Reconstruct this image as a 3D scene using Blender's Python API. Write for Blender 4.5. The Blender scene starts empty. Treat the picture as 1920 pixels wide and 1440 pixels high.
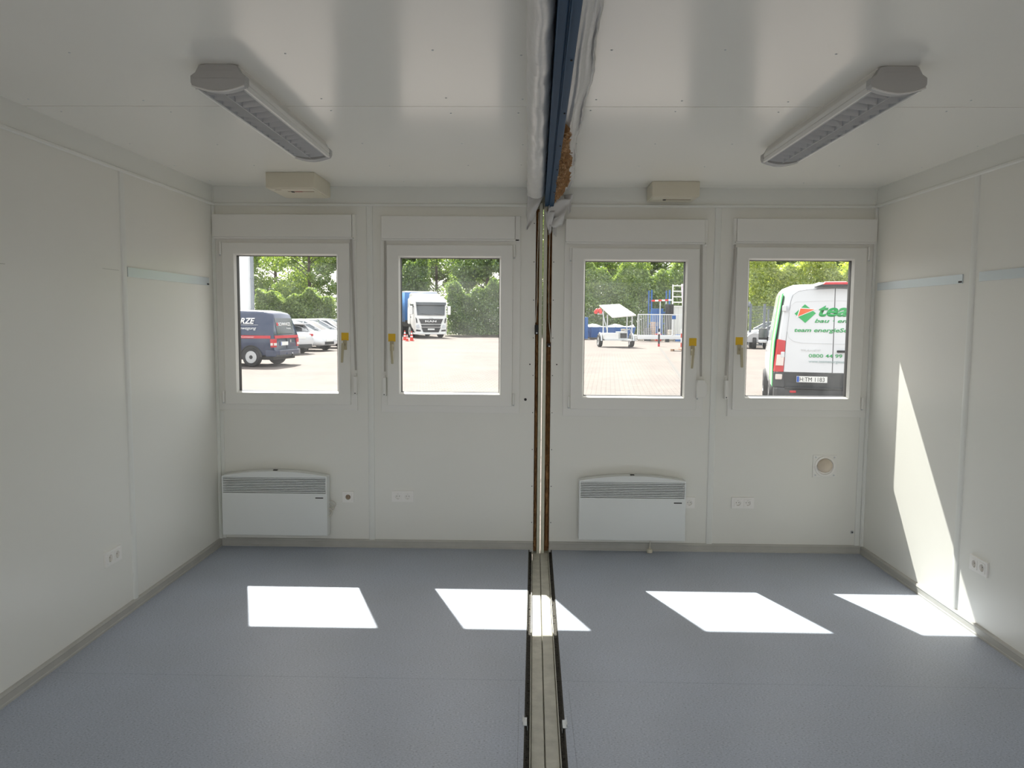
import bpy, bmesh, math, random
import numpy as np
from mathutils import Vector, Matrix

random.seed(7)
np.random.seed(7)
SC = bpy.context.scene
COL = SC.collection
D = 5.477          # window wall (inner face)
H = 2.611          # ceiling height
HW = 2.35          # half width of the joined room
YB = -0.52         # back wall
R = math.radians

# ------------------------------------------------------------------ camera
cam_d = bpy.data.cameras.new('camera')
cam = bpy.data.objects.new('camera', cam_d)
COL.objects.link(cam)
SC.camera = cam
cam_d.sensor_fit = 'HORIZONTAL'
cam_d.sensor_width = 36.0
cam_d.lens = 36.0 * 1427.57 / 1920.0
cam_d.clip_start = 0.02
cam_d.clip_end = 500
yaw, pitch, roll = -0.01984, -0.08424, 0.00696
fw = Vector((math.sin(yaw) * math.cos(pitch), math.cos(yaw) * math.cos(pitch), math.sin(pitch)))
rt = Vector((math.cos(yaw), -math.sin(yaw), 0))
up = rt.cross(fw)
rt2 = math.cos(roll) * rt + math.sin(roll) * up
up2 = -math.sin(roll) * rt + math.cos(roll) * up
mw = Matrix((rt2, up2, -fw)).transposed().to_4x4()
mw.translation = Vector((-0.09409, 0.0, 1.67899))
cam.matrix_world = mw

# ------------------------------------------------------------------ world, sun, exposure
wd = bpy.data.worlds.new('world')
SC.world = wd
wd.use_nodes = True
nt = wd.node_tree
nt.nodes.clear()
wo = nt.nodes.new('ShaderNodeOutputWorld')
bg = nt.nodes.new('ShaderNodeBackground')
sky = nt.nodes.new('ShaderNodeTexSky')
sky.sky_type = 'NISHITA'
sky.sun_disc = False
sky.sun_elevation = R(52.5)
sky.sun_rotation = R(-21.0)
sky.altitude = 50
sky.air_density = 1.0
sky.dust_density = 5.0
sky.ozone_density = 1.0
mixw = nt.nodes.new('ShaderNodeMix')
mixw.data_type = 'RGBA'
mixw.inputs[0].default_value = 0.62
mixw.inputs[7].default_value = (7.75, 7.6, 7.3, 1)      # thin high haze
nt.links.new(sky.outputs[0], mixw.inputs[6])
nt.links.new(mixw.outputs[2], bg.inputs[0])
bg.inputs[1].default_value = 0.195
nt.links.new(bg.outputs[0], wo.inputs[0])

sun_d = bpy.data.lights.new('sun_offscreen', 'SUN')
sun_d.energy = 8.0
sun_d.angle = R(0.53)
sun_d.color = (1.0, 0.968, 0.91)
sun = bpy.data.objects.new('sun_offscreen', sun_d)
COL.objects.link(sun)
sdir = Vector((0.278, -0.72, -1.0)).normalized()
sun.rotation_euler = sdir.to_track_quat('-Z', 'Y').to_euler()
sun.location = (-12, 30, 40)

SC.view_settings.view_transform = 'Standard'
SC.view_settings.look = 'None'
SC.view_settings.gamma = 1.0
SC.view_settings.use_curve_mapping = False
SC.view_settings.exposure = 0.80
try:
    SC.cycles.use_denoising = True
    SC.cycles.max_bounces = 14
    SC.cycles.diffuse_bounces = 9
    SC.cycles.glossy_bounces = 5
    SC.cycles.transmission_bounces = 8
    SC.cycles.transparent_max_bounces = 16
    SC.cycles.sample_clamp_indirect = 6.0
except Exception:
    pass

# ------------------------------------------------------------------ materials
MATS = {}


def mat(name, col, rough=0.5, metal=0.0, var=0.0, vscale=6.0, bump=0.0, bscale=80.0, spec=0.5, coat=0.0):
    if name in MATS:
        return MATS[name]
    m = bpy.data.materials.new(name)
    m.use_nodes = True
    t = m.node_tree
    b = t.nodes['Principled BSDF']
    b.inputs['Base Color'].default_value = (*col, 1)
    b.inputs['Roughness'].default_value = rough
    b.inputs['Metallic'].default_value = metal
    b.inputs['Specular IOR Level'].default_value = spec
    if coat:
        b.inputs['Coat Weight'].default_value = coat
        b.inputs['Coat Roughness'].default_value = 0.06
    tc = t.nodes.new('ShaderNodeTexCoord')
    if var > 0:
        n = t.nodes.new('ShaderNodeTexNoise')
        n.inputs['Scale'].default_value = vscale
        n.inputs['Detail'].default_value = 4
        t.links.new(tc.outputs['Object'], n.inputs['Vector'])
        mx = t.nodes.new('ShaderNodeMix')
        mx.data_type = 'RGBA'
        mx.inputs[6].default_value = (*[c * (1 - var) for c in col], 1)
        mx.inputs[7].default_value = (*[min(1, c * (1 + var)) for c in col], 1)
        t.links.new(n.outputs[0], mx.inputs[0])
        t.links.new(mx.outputs[2], b.inputs['Base Color'])
    if bump > 0:
        n2 = t.nodes.new('ShaderNodeTexNoise')
        n2.inputs['Scale'].default_value = bscale
        n2.inputs['Detail'].default_value = 3
        t.links.new(tc.outputs['Object'], n2.inputs['Vector'])
        bp = t.nodes.new('ShaderNodeBump')
        bp.inputs['Strength'].default_value = bump
        bp.inputs['Distance'].default_value = 0.01
        t.links.new(n2.outputs[0], bp.inputs['Height'])
        t.links.new(bp.outputs[0], b.inputs['Normal'])
    MATS[name] = m
    return m


def ramp(t, stops):
    r = t.nodes.new('ShaderNodeValToRGB')
    e = r.color_ramp.elements
    while len(e) < len(stops):
        e.new(0.5)
    for i, (p, c) in enumerate(stops):
        e[i].position = p
        e[i].color = (*c, 1)
    return r


def vinyl():
    m = bpy.data.materials.new('vinyl_floor')
    m.use_nodes = True
    t = m.node_tree
    b = t.nodes['Principled BSDF']
    b.inputs['Roughness'].default_value = 0.42
    tc = t.nodes.new('ShaderNodeTexCoord')
    n = t.nodes.new('ShaderNodeTexNoise')
    n.inputs['Scale'].default_value = 190
    n.inputs['Detail'].default_value = 3
    n.inputs['Roughness'].default_value = 0.7
    mp = t.nodes.new('ShaderNodeMapping')
    mp.inputs['Scale'].default_value = (0.55, 1.0, 1.0)
    t.links.new(tc.outputs['Object'], mp.inputs[0])
    t.links.new(mp.outputs[0], n.inputs['Vector'])
    r = ramp(t, [(0.30, (0.15, 0.155, 0.175)), (0.42, (0.39, 0.43, 0.515)), (0.58, (0.43, 0.475, 0.565)), (0.72, (0.64, 0.675, 0.72))])
    t.links.new(n.outputs[0], r.inputs[0])
    v = t.nodes.new('ShaderNodeTexNoise')
    v.inputs['Scale'].default_value = 1.6
    v.inputs['Detail'].default_value = 5
    t.links.new(tc.outputs['Object'], v.inputs['Vector'])
    r2 = ramp(t, [(0.3, (0.90, 0.89, 0.87)), (0.7, (1.0, 1.0, 1.0))])
    t.links.new(v.outputs[0], r2.inputs[0])
    mx = t.nodes.new('ShaderNodeMix')
    mx.data_type = 'RGBA'
    mx.blend_type = 'MULTIPLY'
    mx.inputs[0].default_value = 1
    t.links.new(r.outputs[0], mx.inputs[6])
    t.links.new(r2.outputs[0], mx.inputs[7])
    t.links.new(mx.outputs[2], b.inputs['Base Color'])
    t.links.new(v.outputs[0], b.inputs['Roughness'])
    rr = t.nodes.new('ShaderNodeMapRange')
    rr.inputs[3].default_value = 0.33
    rr.inputs[4].default_value = 0.52
    t.links.new(v.outputs[0], rr.inputs[0])
    t.links.new(rr.outputs[0], b.inputs['Roughness'])
    return m


def glass(name, dirt=0.06, tint=(0.93, 0.96, 0.95)):
    """clear pane: transparent with a mirror coat by Fresnel, plus a film of dust"""
    m = bpy.data.materials.new(name)
    m.use_nodes = True
    t = m.node_tree
    t.nodes.remove(t.nodes['Principled BSDF'])
    out = t.nodes['Material Output']
    tr = t.nodes.new('ShaderNodeBsdfTransparent')
    tr.inputs[0].default_value = (*tint, 1)
    gl = t.nodes.new('ShaderNodeBsdfGlossy')
    gl.inputs['Roughness'].default_value = 0.02
    fr = t.nodes.new('ShaderNodeFresnel')
    fr.inputs[0].default_value = 1.45
    m1 = t.nodes.new('ShaderNodeMixShader')
    t.links.new(fr.outputs[0], m1.inputs[0])
    t.links.new(tr.outputs[0], m1.inputs[1])
    t.links.new(gl.outputs[0], m1.inputs[2])
    tl = t.nodes.new('ShaderNodeBsdfTranslucent')
    tl.inputs[0].default_value = (0.9, 0.93, 0.95, 1)
    tc = t.nodes.new('ShaderNodeTexCoord')
    n = t.nodes.new('ShaderNodeTexNoise')
    n.inputs['Scale'].default_value = 4
    n.inputs['Detail'].default_value = 8
    n.inputs['Roughness'].default_value = 0.62
    t.links.new(tc.outputs['Object'], n.inputs['Vector'])
    rr = t.nodes.new('ShaderNodeMapRange')
    rr.inputs[1].default_value = 0.40
    rr.inputs[2].default_value = 0.75
    rr.inputs[3].default_value = dirt * 0.35
    rr.inputs[4].default_value = dirt * 2.2
    t.links.new(n.outputs[0], rr.inputs[0])
    m2 = t.nodes.new('ShaderNodeMixShader')
    t.links.new(rr.outputs[0], m2.inputs[0])
    t.links.new(m1.outputs[0], m2.inputs[1])
    t.links.new(tl.outputs[0], m2.inputs[2])
    t.links.new(m2.outputs[0], out.inputs[0])
    MATS[name] = m
    return m


def leafmat(name, c0, c1, trans):
    m = bpy.data.materials.new(name)
    m.use_nodes = True
    t = m.node_tree
    t.nodes.remove(t.nodes['Principled BSDF'])
    out = t.nodes['Material Output']
    g = t.nodes.new('ShaderNodeNewGeometry')
    r = ramp(t, [(0.0, c0), (1.0, c1)])
    t.links.new(g.outputs['Random Per Island'], r.inputs[0])
    df = t.nodes.new('ShaderNodeBsdfDiffuse')
    tl = t.nodes.new('ShaderNodeBsdfTranslucent')
    t.links.new(r.outputs[0], df.inputs[0])
    mx = t.nodes.new('ShaderNodeMix')
    mx.data_type = 'RGBA'
    mx.blend_type = 'MULTIPLY'
    mx.inputs[0].default_value = 1
    mx.inputs[7].default_value = (1.25, 1.15, 0.45, 1)
    t.links.new(r.outputs[0], mx.inputs[6])
    t.links.new(mx.outputs[2], tl.inputs[0])
    ms = t.nodes.new('ShaderNodeMixShader')
    ms.inputs[0].default_value = trans
    t.links.new(df.outputs[0], ms.inputs[1])
    t.links.new(tl.outputs[0], ms.inputs[2])
    gl = t.nodes.new('ShaderNodeBsdfGlossy')
    gl.inputs['Roughness'].default_value = 0.35
    ms2 = t.nodes.new('ShaderNodeMixShader')
    ms2.inputs[0].default_value = 0.06
    t.links.new(ms.outputs[0], ms2.inputs[1])
    t.links.new(gl.outputs[0], ms2.inputs[2])
    t.links.new(ms2.outputs[0], out.inputs[0])
    MATS[name] = m
    return m


def paving():
    m = bpy.data.materials.new('brick_paving')
    m.use_nodes = True
    t = m.node_tree
    b = t.nodes['Principled BSDF']
    b.inputs['Roughness'].default_value = 0.85
    b.inputs['Specular IOR Level'].default_value = 0.25
    tc = t.nodes.new('ShaderNodeTexCoord')
    mp = t.nodes.new('ShaderNodeMapping')
    mp.inputs['Rotation'].default_value = (0, 0, R(6))
    t.links.new(tc.outputs['Object'], mp.inputs[0])
    br = t.nodes.new('ShaderNodeTexBrick')
    br.inputs['Scale'].default_value = 1.0
    br.inputs['Brick Width'].default_value = 0.24
    br.inputs['Row Height'].default_value = 0.16
    br.inputs['Mortar Size'].default_value = 0.009
    br.inputs['Mortar Smooth'].default_value = 0.3
    br.inputs['Color1'].default_value = (0.176, 0.152, 0.137, 1)
    br.inputs['Color2'].default_value = (0.154, 0.134, 0.122, 1)
    br.inputs['Mortar'].default_value = (0.105, 0.092, 0.082, 1)
    t.links.new(mp.outputs[0], br.inputs['Vector'])
    n = t.nodes.new('ShaderNodeTexNoise')
    n.inputs['Scale'].default_value = 0.35
    n.inputs['Detail'].default_value = 7
    t.links.new(tc.outputs['Object'], n.inputs['Vector'])
    r2 = ramp(t, [(0.3, (0.84, 0.84, 0.86)), (0.7, (1.08, 1.06, 1.03))])
    t.links.new(n.outputs[0], r2.inputs[0])
    mx = t.nodes.new('ShaderNodeMix')
    mx.data_type = 'RGBA'
    mx.blend_type = 'MULTIPLY'
    mx.inputs[0].default_value = 1
    t.links.new(br.outputs['Color'], mx.inputs[6])
    t.links.new(r2.outputs[0], mx.inputs[7])
    t.links.new(mx.outputs[2], b.inputs['Base Color'])
    bp = t.nodes.new('ShaderNodeBump')
    bp.inputs['Strength'].default_value = 0.6
    bp.inputs['Distance'].default_value = 0.01
    bp.invert = True
    t.links.new(br.outputs['Fac'], bp.inputs['Height'])
    t.links.new(bp.outputs[0], b.inputs['Normal'])
    return m


def film():
    m = bpy.data.materials.new('vapour_film')
    m.use_nodes = True
    t = m.node_tree
    b = t.nodes['Principled BSDF']
    b.inputs['Base Color'].default_value = (0.66, 0.65, 0.63, 1)
    b.inputs['Roughness'].default_value = 0.30
    b.inputs['Specular IOR Level'].default_value = 0.5
    tc = t.nodes.new('ShaderNodeTexCoord')
    n = t.nodes.new('ShaderNodeTexNoise')
    n.inputs['Scale'].default_value = 14
    n.inputs['Detail'].default_value = 5
    n.inputs['Distortion'].default_value = 0.8
    mp = t.nodes.new('ShaderNodeMapping')
    mp.inputs['Scale'].default_value = (0.8, 1.1, 0.8)
    t.links.new(tc.outputs['Object'], mp.inputs[0])
    t.links.new(mp.outputs[0], n.inputs['Vector'])
    bp = t.nodes.new('ShaderNodeBump')
    bp.inputs['Strength'].default_value = 0.30
    bp.inputs['Distance'].default_value = 0.02
    t.links.new(n.outputs[0], bp.inputs['Height'])
    t.links.new(bp.outputs[0], b.inputs['Normal'])
    return m


M_WALL = mat('wall_panel_white', (0.79, 0.782, 0.725), 0.34, var=0.02, vscale=1.3)
M_CEIL = mat('ceiling_white', (0.87, 0.855, 0.795), 0.17, var=0.015, vscale=1.0, spec=0.4)
M_TRIM = mat('trim_white', (0.77, 0.775, 0.73), 0.32)
M_BASE = mat('baseboard_grey', (0.45, 0.44, 0.40), 0.5, var=0.12, vscale=9)
M_PVC = mat('pvc_white', (0.80, 0.79, 0.745), 0.3)
M_BLACK = mat('black_rubber', (0.015, 0.015, 0.015), 0.6)
M_HEAT = mat('heater_enamel', (0.76, 0.78, 0.76), 0.3)
M_DARK = mat('dark_slot', (0.035, 0.032, 0.03), 0.7)
M_SOCK = mat('socket_white', (0.87, 0.85, 0.81), 0.3)
M_SOCK2 = mat('socket_well_beige', (0.68, 0.645, 0.585), 0.45)
M_CREAM = mat('cream_plastic', (0.68, 0.635, 0.51), 0.4)
M_YEL = mat('yellow_sticker', (0.80, 0.50, 0.015), 0.45)
M_HANDLE = mat('handle_beige', (0.47, 0.42, 0.28), 0.35)
M_STRAP = mat('strap_grey', (0.47, 0.45, 0.41), 0.8, bump=0.2, bscale=300)
M_BLUE = mat('beam_blue', (0.016, 0.062, 0.130), 0.55, var=0.10, vscale=4, spec=0.3)
M_RAIL = mat('painted_steel_cream', (0.50, 0.485, 0.415), 0.55, var=0.32, vscale=16, bump=0.2, bscale=50)
M_POST = mat('post_cream', (0.58, 0.57, 0.46), 0.45, var=0.05)
M_GRIME = mat('grimy_floor_edge', (0.05, 0.045, 0.035), 0.9, var=0.7, vscale=40, bump=0.6, bscale=90)
M_WOOL = mat('brown_mineral_wool', (0.30, 0.155, 0.06), 0.95, var=0.65, vscale=28, bump=1.0, bscale=120)
M_FILM = film()
M_ALU = mat('magnet_strip_steel', (0.60, 0.66, 0.68), 0.32, metal=0.25)
M_GALV = mat('galvanised_steel', (0.55, 0.57, 0.58), 0.38, metal=0.7, var=0.1, vscale=30)
M_LAMP = mat('lamp_body_grey', (0.44, 0.44, 0.43), 0.45)
M_LAMPW = mat('lamp_housing_white', (0.74, 0.73, 0.70), 0.35)
M_LOUV = mat('louvre_aluminium', (0.52, 0.53, 0.54), 0.38, metal=0.35)
M_TUBE = mat('tube_glass_white', (0.78, 0.78, 0.76), 0.3)
M_VINYL = vinyl()
M_GLASS = glass('window_glass', 0.016)
M_CABLE = mat('cable_white', (0.66, 0.63, 0.55), 0.5)
M_BRASS = mat('metal_pin', (0.55, 0.52, 0.45), 0.3, metal=0.9)
M_RED = mat('lens_red', (0.55, 0.03, 0.025), 0.2)
M_ROOM = mat('plywood_back', (0.55, 0.53, 0.48), 0.5)
M_OUTER = mat('container_skin', (0.62, 0.61, 0.55), 0.45)


# ------------------------------------------------------------------ mesh helpers
class MB:
    def __init__(self):
        self.v = []
        self.f = []

    def quad_list(self, vs, fs):
        o = len(self.v)
        self.v += [tuple(p) for p in vs]
        self.f += [tuple(i + o for i in f) for f in fs]
        return self

    def box(self, x0, x1, y0, y1, z0, z1, m=None):
        vs = [(x, y, z) for x in (x0, x1) for y in (y0, y1) for z in (z0, z1)]
        if m is not None:
            vs = [m @ Vector(p) for p in vs]
        return self.quad_list(vs, [(0, 1, 3, 2), (4, 6, 7, 5), (0, 4, 5, 1), (2, 3, 7, 6), (0, 2, 6, 4), (1, 5, 7, 3)])

    def hexa(self, b, t):
        """solid from four bottom and four top corners"""
        vs = list(b) + list(t)
        return self.quad_list(vs, [(3, 2, 1, 0), (4, 5, 6, 7), (0, 1, 5, 4), (1, 2, 6, 5), (2, 3, 7, 6), (3, 0, 4, 7)])

    def prism(self, prof, axis, a, b):
        """closed 2-D profile extruded along an axis; prof uses the two other axes in order"""
        n = len(prof)

        def P(u, v, w):
            return {0: (w, u, v), 1: (u, w, v), 2: (u, v, w)}[axis]
        vs = [P(u, v, a) for u, v in prof] + [P(u, v, b) for u, v in prof]
        fs = [tuple(range(n))[::-1], tuple(range(n, 2 * n))]
        fs += [(i, (i + 1) % n, n + (i + 1) % n, n + i) for i in range(n)]
        return self.quad_list(vs, fs)

    def cyl(self, p0, p1, r0, r1=None, n=14, cap=True):
        r1 = r0 if r1 is None else r1
        p0, p1 = Vector(p0), Vector(p1)
        d = (p1 - p0).normalized()
        a = d.orthogonal().normalized()
        b = d.cross(a)
        vs = []
        for p, r in ((p0, r0), (p1, r1)):
            for i in range(n):
                t = 2 * math.pi * i / n
                vs.append(p + (a * math.cos(t) + b * math.sin(t)) * r)
        fs = [(i, (i + 1) % n, n + (i + 1) % n, n + i) for i in range(n)]
        if cap:
            fs += [tuple(range(n))[::-1], tuple(range(n, 2 * n))]
        return self.quad_list(vs, fs)

    def tube(self, pts, r, n=8):
        pts = [Vector(p) for p in pts]
        vs, fs = [], []
        ref = None
        for i, p in enumerate(pts):
            d = (pts[min(i + 1, len(pts) - 1)] - pts[max(i - 1, 0)]).normalized()
            if ref is None:
                ref = d.orthogonal().normalized()
            a = (ref - d * ref.dot(d)).normalized()
            ref = a
            b = d.cross(a)
            rr = r[i] if isinstance(r, (list, tuple)) else r
            for k in range(n):
                t = 2 * math.pi * k / n
                vs.append(p + (a * math.cos(t) + b * math.sin(t)) * rr)
        for i in range(len(pts) - 1):
            for k in range(n):
                fs.append((i * n + k, i * n + (k + 1) % n, (i + 1) * n + (k + 1) % n, (i + 1) * n + k))
        m = (len(pts) - 1) * n
        fs += [tuple(range(n))[::-1], tuple(range(m, m + n))]
        return self.quad_list(vs, fs)

    def lathe(self, prof, m=None, n=24):
        """prof: (r, h) list, axis = local z"""
        m = m or Matrix()
        vs, fs = [], []
        for r, h in prof:
            for k in range(n):
                t = 2 * math.pi * k / n
                vs.append(m @ Vector((r * math.cos(t), r * math.sin(t), h)))
        for i in range(len(prof) - 1):
            for k in range(n):
                fs.append((i * n + k, i * n + (k + 1) % n, (i + 1) * n + (k + 1) % n, (i + 1) * n + k))
        e = (len(prof) - 1) * n
        fs += [tuple(range(n))[::-1], tuple(range(e, e + n))]
        return self.quad_list(vs, fs)

    def loft(self, rings):
        """list of closed rings with equal point counts, ends capped"""
        n = len(rings[0])
        vs = [p for r in rings for p in r]
        fs = []
        for i in range(len(rings) - 1):
            for k in range(n):
                fs.append((i * n + k, i * n + (k + 1) % n, (i + 1) * n + (k + 1) % n, (i + 1) * n + k))
        e = (len(rings) - 1) * n
        fs += [tuple(range(n))[::-1], tuple(range(e, e + n))]
        return self.quad_list(vs, fs)

    def build(self, name, material, parent=None, smooth=None, bevel=0.0, seg=2):
        me = bpy.data.meshes.new(name)
        me.from_pydata(self.v, [], self.f)
        bm = bmesh.new()
        bm.from_mesh(me)
        bmesh.ops.recalc_face_normals(bm, faces=bm.faces)
        bm.to_mesh(me)
        bm.free()
        me.materials.append(material)
        if smooth is not None:
            for p in me.polygons:
                p.use_smooth = True
            me.set_sharp_from_angle(angle=R(smooth))
        o = bpy.data.objects.new(name, me)
        COL.objects.link(o)
        if parent is not None:
            o.parent = parent
        if bevel > 0:
            b = o.modifiers.new('edge', 'BEVEL')
            b.width = bevel
            b.segments = seg
            b.limit_method = 'ANGLE'
            b.angle_limit = R(40)
        return o


def tag(o, label=None, cat=None, group=None, kind=None):
    if label:
        o['label'] = label
    if cat:
        o['category'] = cat
    if group:
        o['group'] = group
    if kind:
        o['kind'] = kind
    return o


def empty(name, loc=(0, 0, 0), rz=0.0, label=None, cat=None, group=None, kind=None):
    o = bpy.data.objects.new(name, None)
    o.empty_display_size = 0.1
    o.location = loc
    o.rotation_euler = (0, 0, rz)
    COL.objects.link(o)
    return tag(o, label, cat, group, kind)


def share(src, parent, loc=None, rz=None, scale=None):
    c = src.copy()
    COL.objects.link(c)
    c.parent = parent
    if loc is not None:
        c.location = loc
    if rz is not None:
        c.rotation_euler = (0, 0, rz)
    if scale is not None:
        c.scale = scale
    return c


def copy_tree(o, parent=None):
    c = o.copy()
    COL.objects.link(c)
    c.parent = parent
    for ch in list(o.children):
        copy_tree(ch, c)
    return c


def text(name, s, material, parent, mtx, height=None, width=None, shear=0.0, bold=0.0, ext=0.003, align='LEFT'):
    """flat lettering: built-in font turned into a mesh; mtx places its x/y plane"""
    cu = bpy.data.curves.new(name, 'FONT')
    cu.body = s
    cu.size = 1.0
    cu.shear = shear
    cu.offset = bold
    cu.extrude = 0.0
    cu.resolution_u = 4
    cu.align_x = align
    tmp = bpy.data.objects.new('tmp_text', cu)
    COL.objects.link(tmp)
    bpy.context.view_layer.update()
    me = bpy.data.meshes.new_from_object(tmp.evaluated_get(bpy.context.evaluated_depsgraph_get()))
    bpy.data.objects.remove(tmp)
    me.name = name
    co = np.empty(len(me.vertices) * 3)
    me.vertices.foreach_get('co', co)
    co = co.reshape(-1, 3)
    x0, x1 = co[:, 0].min(), co[:, 0].max()
    y1 = co[:, 1].max()
    sy = (height / 0.70) if height else 1.0
    sx = (width / (x1 - x0)) if width else sy
    if align == 'LEFT':
        co[:, 0] -= x0
    co[:, 0] *= sx
    co[:, 1] *= sy
    me.vertices.foreach_set('co', co.ravel())
    bm = bmesh.new()
    bm.from_mesh(me)
    r = bmesh.ops.extrude_face_region(bm, geom=bm.faces[:])
    for e in r['geom']:
        if isinstance(e, bmesh.types.BMVert):
            e.co.z += ext
    bmesh.ops.recalc_face_normals(bm, faces=bm.faces)
    bm.to_mesh(me)
    bm.free()
    me.materials.clear()
    me.materials.append(material)
    o = bpy.data.objects.new(name, me)
    COL.objects.link(o)
    o.parent = parent
    o.matrix_local = mtx
    return o


def frame_mtx(origin, xdir, ydir):
    x = Vector(xdir).normalized()
    y = Vector(ydir).normalized()
    z = x.cross(y)
    m = Matrix((x, y, z)).transposed().to_4x4()
    m.translation = Vector(origin)
    return m


def inner(y):
    """the joint between the two containers runs very slightly askew"""
    return 0.012 + (y - D) * 0.0085


def struct(name, label):
    return empty(name, (0, 0, 0), 0, label, None, None, 'structure')


# ------------------------------------------------------------------ floor
YS = 3.43
for side, nm, lab in ((-1, 'floor_left', 'blue grey speckled vinyl floor beneath heater with loose side cable'),
                      (1, 'floor_right', 'blue grey speckled vinyl floor beneath heater with hanging plug')):
    e0 = lambda y: inner(y) + side * 0.079
    xo = side * (HW + 0.04)

    def slab(y0, y1, z0, z1, ins=0.0):
        return MB().hexa([(xo, y0, z0), (e0(y0) + side * ins, y0, z0), (e0(y1) + side * ins, y1, z0), (xo, y1, z0)],
                         [(xo, y0, z1), (e0(y0) + side * ins, y0, z1), (e0(y1) + side * ins, y1, z1), (xo, y1, z1)])
    fl = slab(YB - 0.1, D + 0.06, -0.035, -0.0035).build(nm, M_GRIME)
    tag(fl, lab, None, None, 'structure')
    slab(YB - 0.1, YS - 0.0007, -0.0035, 0.0, 0.006).build('vinyl_sheet', M_VINYL, fl)
    slab(YS + 0.0007, D + 0.05, -0.0035, 0.0, 0.006).build('vinyl_sheet', M_VINYL, fl)
    # thin cut line parallel to the joint
    xs = -0.118 if side < 0 else 0.107
    MB().box(xs - 0.0005, xs + 0.0005, 1.6, 3.35, 0.0, 0.0003).build('cut_line', mat('cut_line_grey', (0.16, 0.165, 0.18), 0.6), fl)

# sunken joint between the floors: two cream steel rails with grimy edges
jt = struct('trim_1', 'cream painted steel floor rails in the open joint')
y0j, y1j = YB - 0.1, D + 0.05


def along(xa, xb, z0, z1, y0=y0j, y1=y1j):
    return MB().hexa([(inner(y0) + xa, y0, z0), (inner(y0) + xb, y0, z0), (inner(y1) + xb, y1, z0), (inner(y1) + xa, y1, z0)],
                     [(inner(y0) + xa, y0, z1), (inner(y0) + xb, y0, z1), (inner(y1) + xb, y1, z1), (inner(y1) + xa, y1, z1)])


along(-0.13, 0.13, -0.16, -0.10).build('joint_bottom', M_GRIME, jt)
along(-0.056, -0.0035, -0.10, -0.026).build('steel_rail', M_RAIL, jt, bevel=0.003)
along(0.0015, 0.056, -0.10, -0.024).build('steel_rail', M_RAIL, jt, bevel=0.003)
along(-0.0035, 0.0015, -0.10, -0.045).build('rail_gap', M_RAIL, jt)
along(-0.062, -0.058, -0.08, -0.012).build('edge_lip', M_RAIL, jt)
along(0.058, 0.062, -0.08, -0.012).build('edge_lip', M_RAIL, jt)
along(-0.10, -0.062, -0.10, -0.022).build('grimy_edge', M_GRIME, jt)
along(0.062, 0.10, -0.10, -0.022).build('grimy_edge', M_GRIME, jt)
rng = np.random.RandomState(3)
crm = MB()
for i in range(140):
    y = rng.uniform(1.5, 5.4)
    s = rng.choice([-1, 1])
    x = inner(y) + s * rng.uniform(0.061, 0.078)
    q = rng.uniform(0.0012, 0.0042)
    crm.box(x - q, x + q, y - q * 1.6, y + q * 1.6, -0.024, -0.022 + q * 0.9)
co = crm.build('dirt_crumbs', M_GRIME, jt)
co['kind'] = 'stuff'
# zinc clips on either side of the joint
for sx, px in ((-1, inner(3.06) - 0.082), (1, inner(3.05) + 0.082)):
    c = empty('zinc_clip', (px, 3.06 if sx < 0 else 3.045, 0.0), 0,
              'small bent zinc clip on the floor edge, ' + ('open side towards heater with loose side cable' if sx < 0 else 'open side towards heater with hanging plug'),
              'clip', 'zinc clips at the floor joint')
    MB().box(-0.011, 0.011, -0.032, 0.032, 0.0, 0.003).build('plate', M_GALV, c)
    MB().box(-sx * 0.011, -sx * 0.008, -0.032, 0.032, -0.02, 0.003).build('flange', M_GALV, c)
    MB().box(sx * 0.008, sx * 0.011, -0.028, 0.028, 0.0, 0.016).build('tongue', M_GALV, c, bevel=0.001)

# ------------------------------------------------------------------ ceiling
ce = struct('ceiling', 'satin white sheet metal ceiling panels of two joined containers')
XIL, XIR = -0.102, 0.118
for (xa, xb) in ((-HW - 0.02, XIL), (XIR, HW + 0.02)):
    for (ya, yb) in ((YB - 0.05, 1.219), (1.225, YS - 0.001), (YS + 0.005, D + 0.03)):
        MB().box(xa, xb, ya, yb, H, H + 0.012).build('ceiling_panel', M_CEIL, ce)
MB().box(-HW - 0.15, HW + 0.15, YB - 0.15, D + 0.14, H + 0.02, H + 0.22).build('roof_deck', M_GALV, ce)
for yy in (1.222, YS + 0.002):
    for (xa, xb) in ((-HW, XIL), (XIR, HW)):
        MB().box(xa, xb, yy - 0.004, yy + 0.004, H + 0.012, H + 0.019).build('seam', M_GALV, ce)
sc0 = MB().cyl((0, 0, 0), (0, 0, -0.0025), 0.0045, 0.003, 8).build('screw', M_GALV, ce)
first = True
for x in (-2.25, -1.75, -0.96, -0.45, -0.14, 0.16, 0.55, 1.0, 1.75, 2.25):
    for y in (2.75, 3.33, 3.52, 4.15, 4.72, 5.25):
        loc = (x + rng.uniform(-.03, .03), y + rng.uniform(-.03, .03), H)
        if first:
            sc0.location = loc
            first = False
        else:
            share(sc0, ce, loc)

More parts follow.
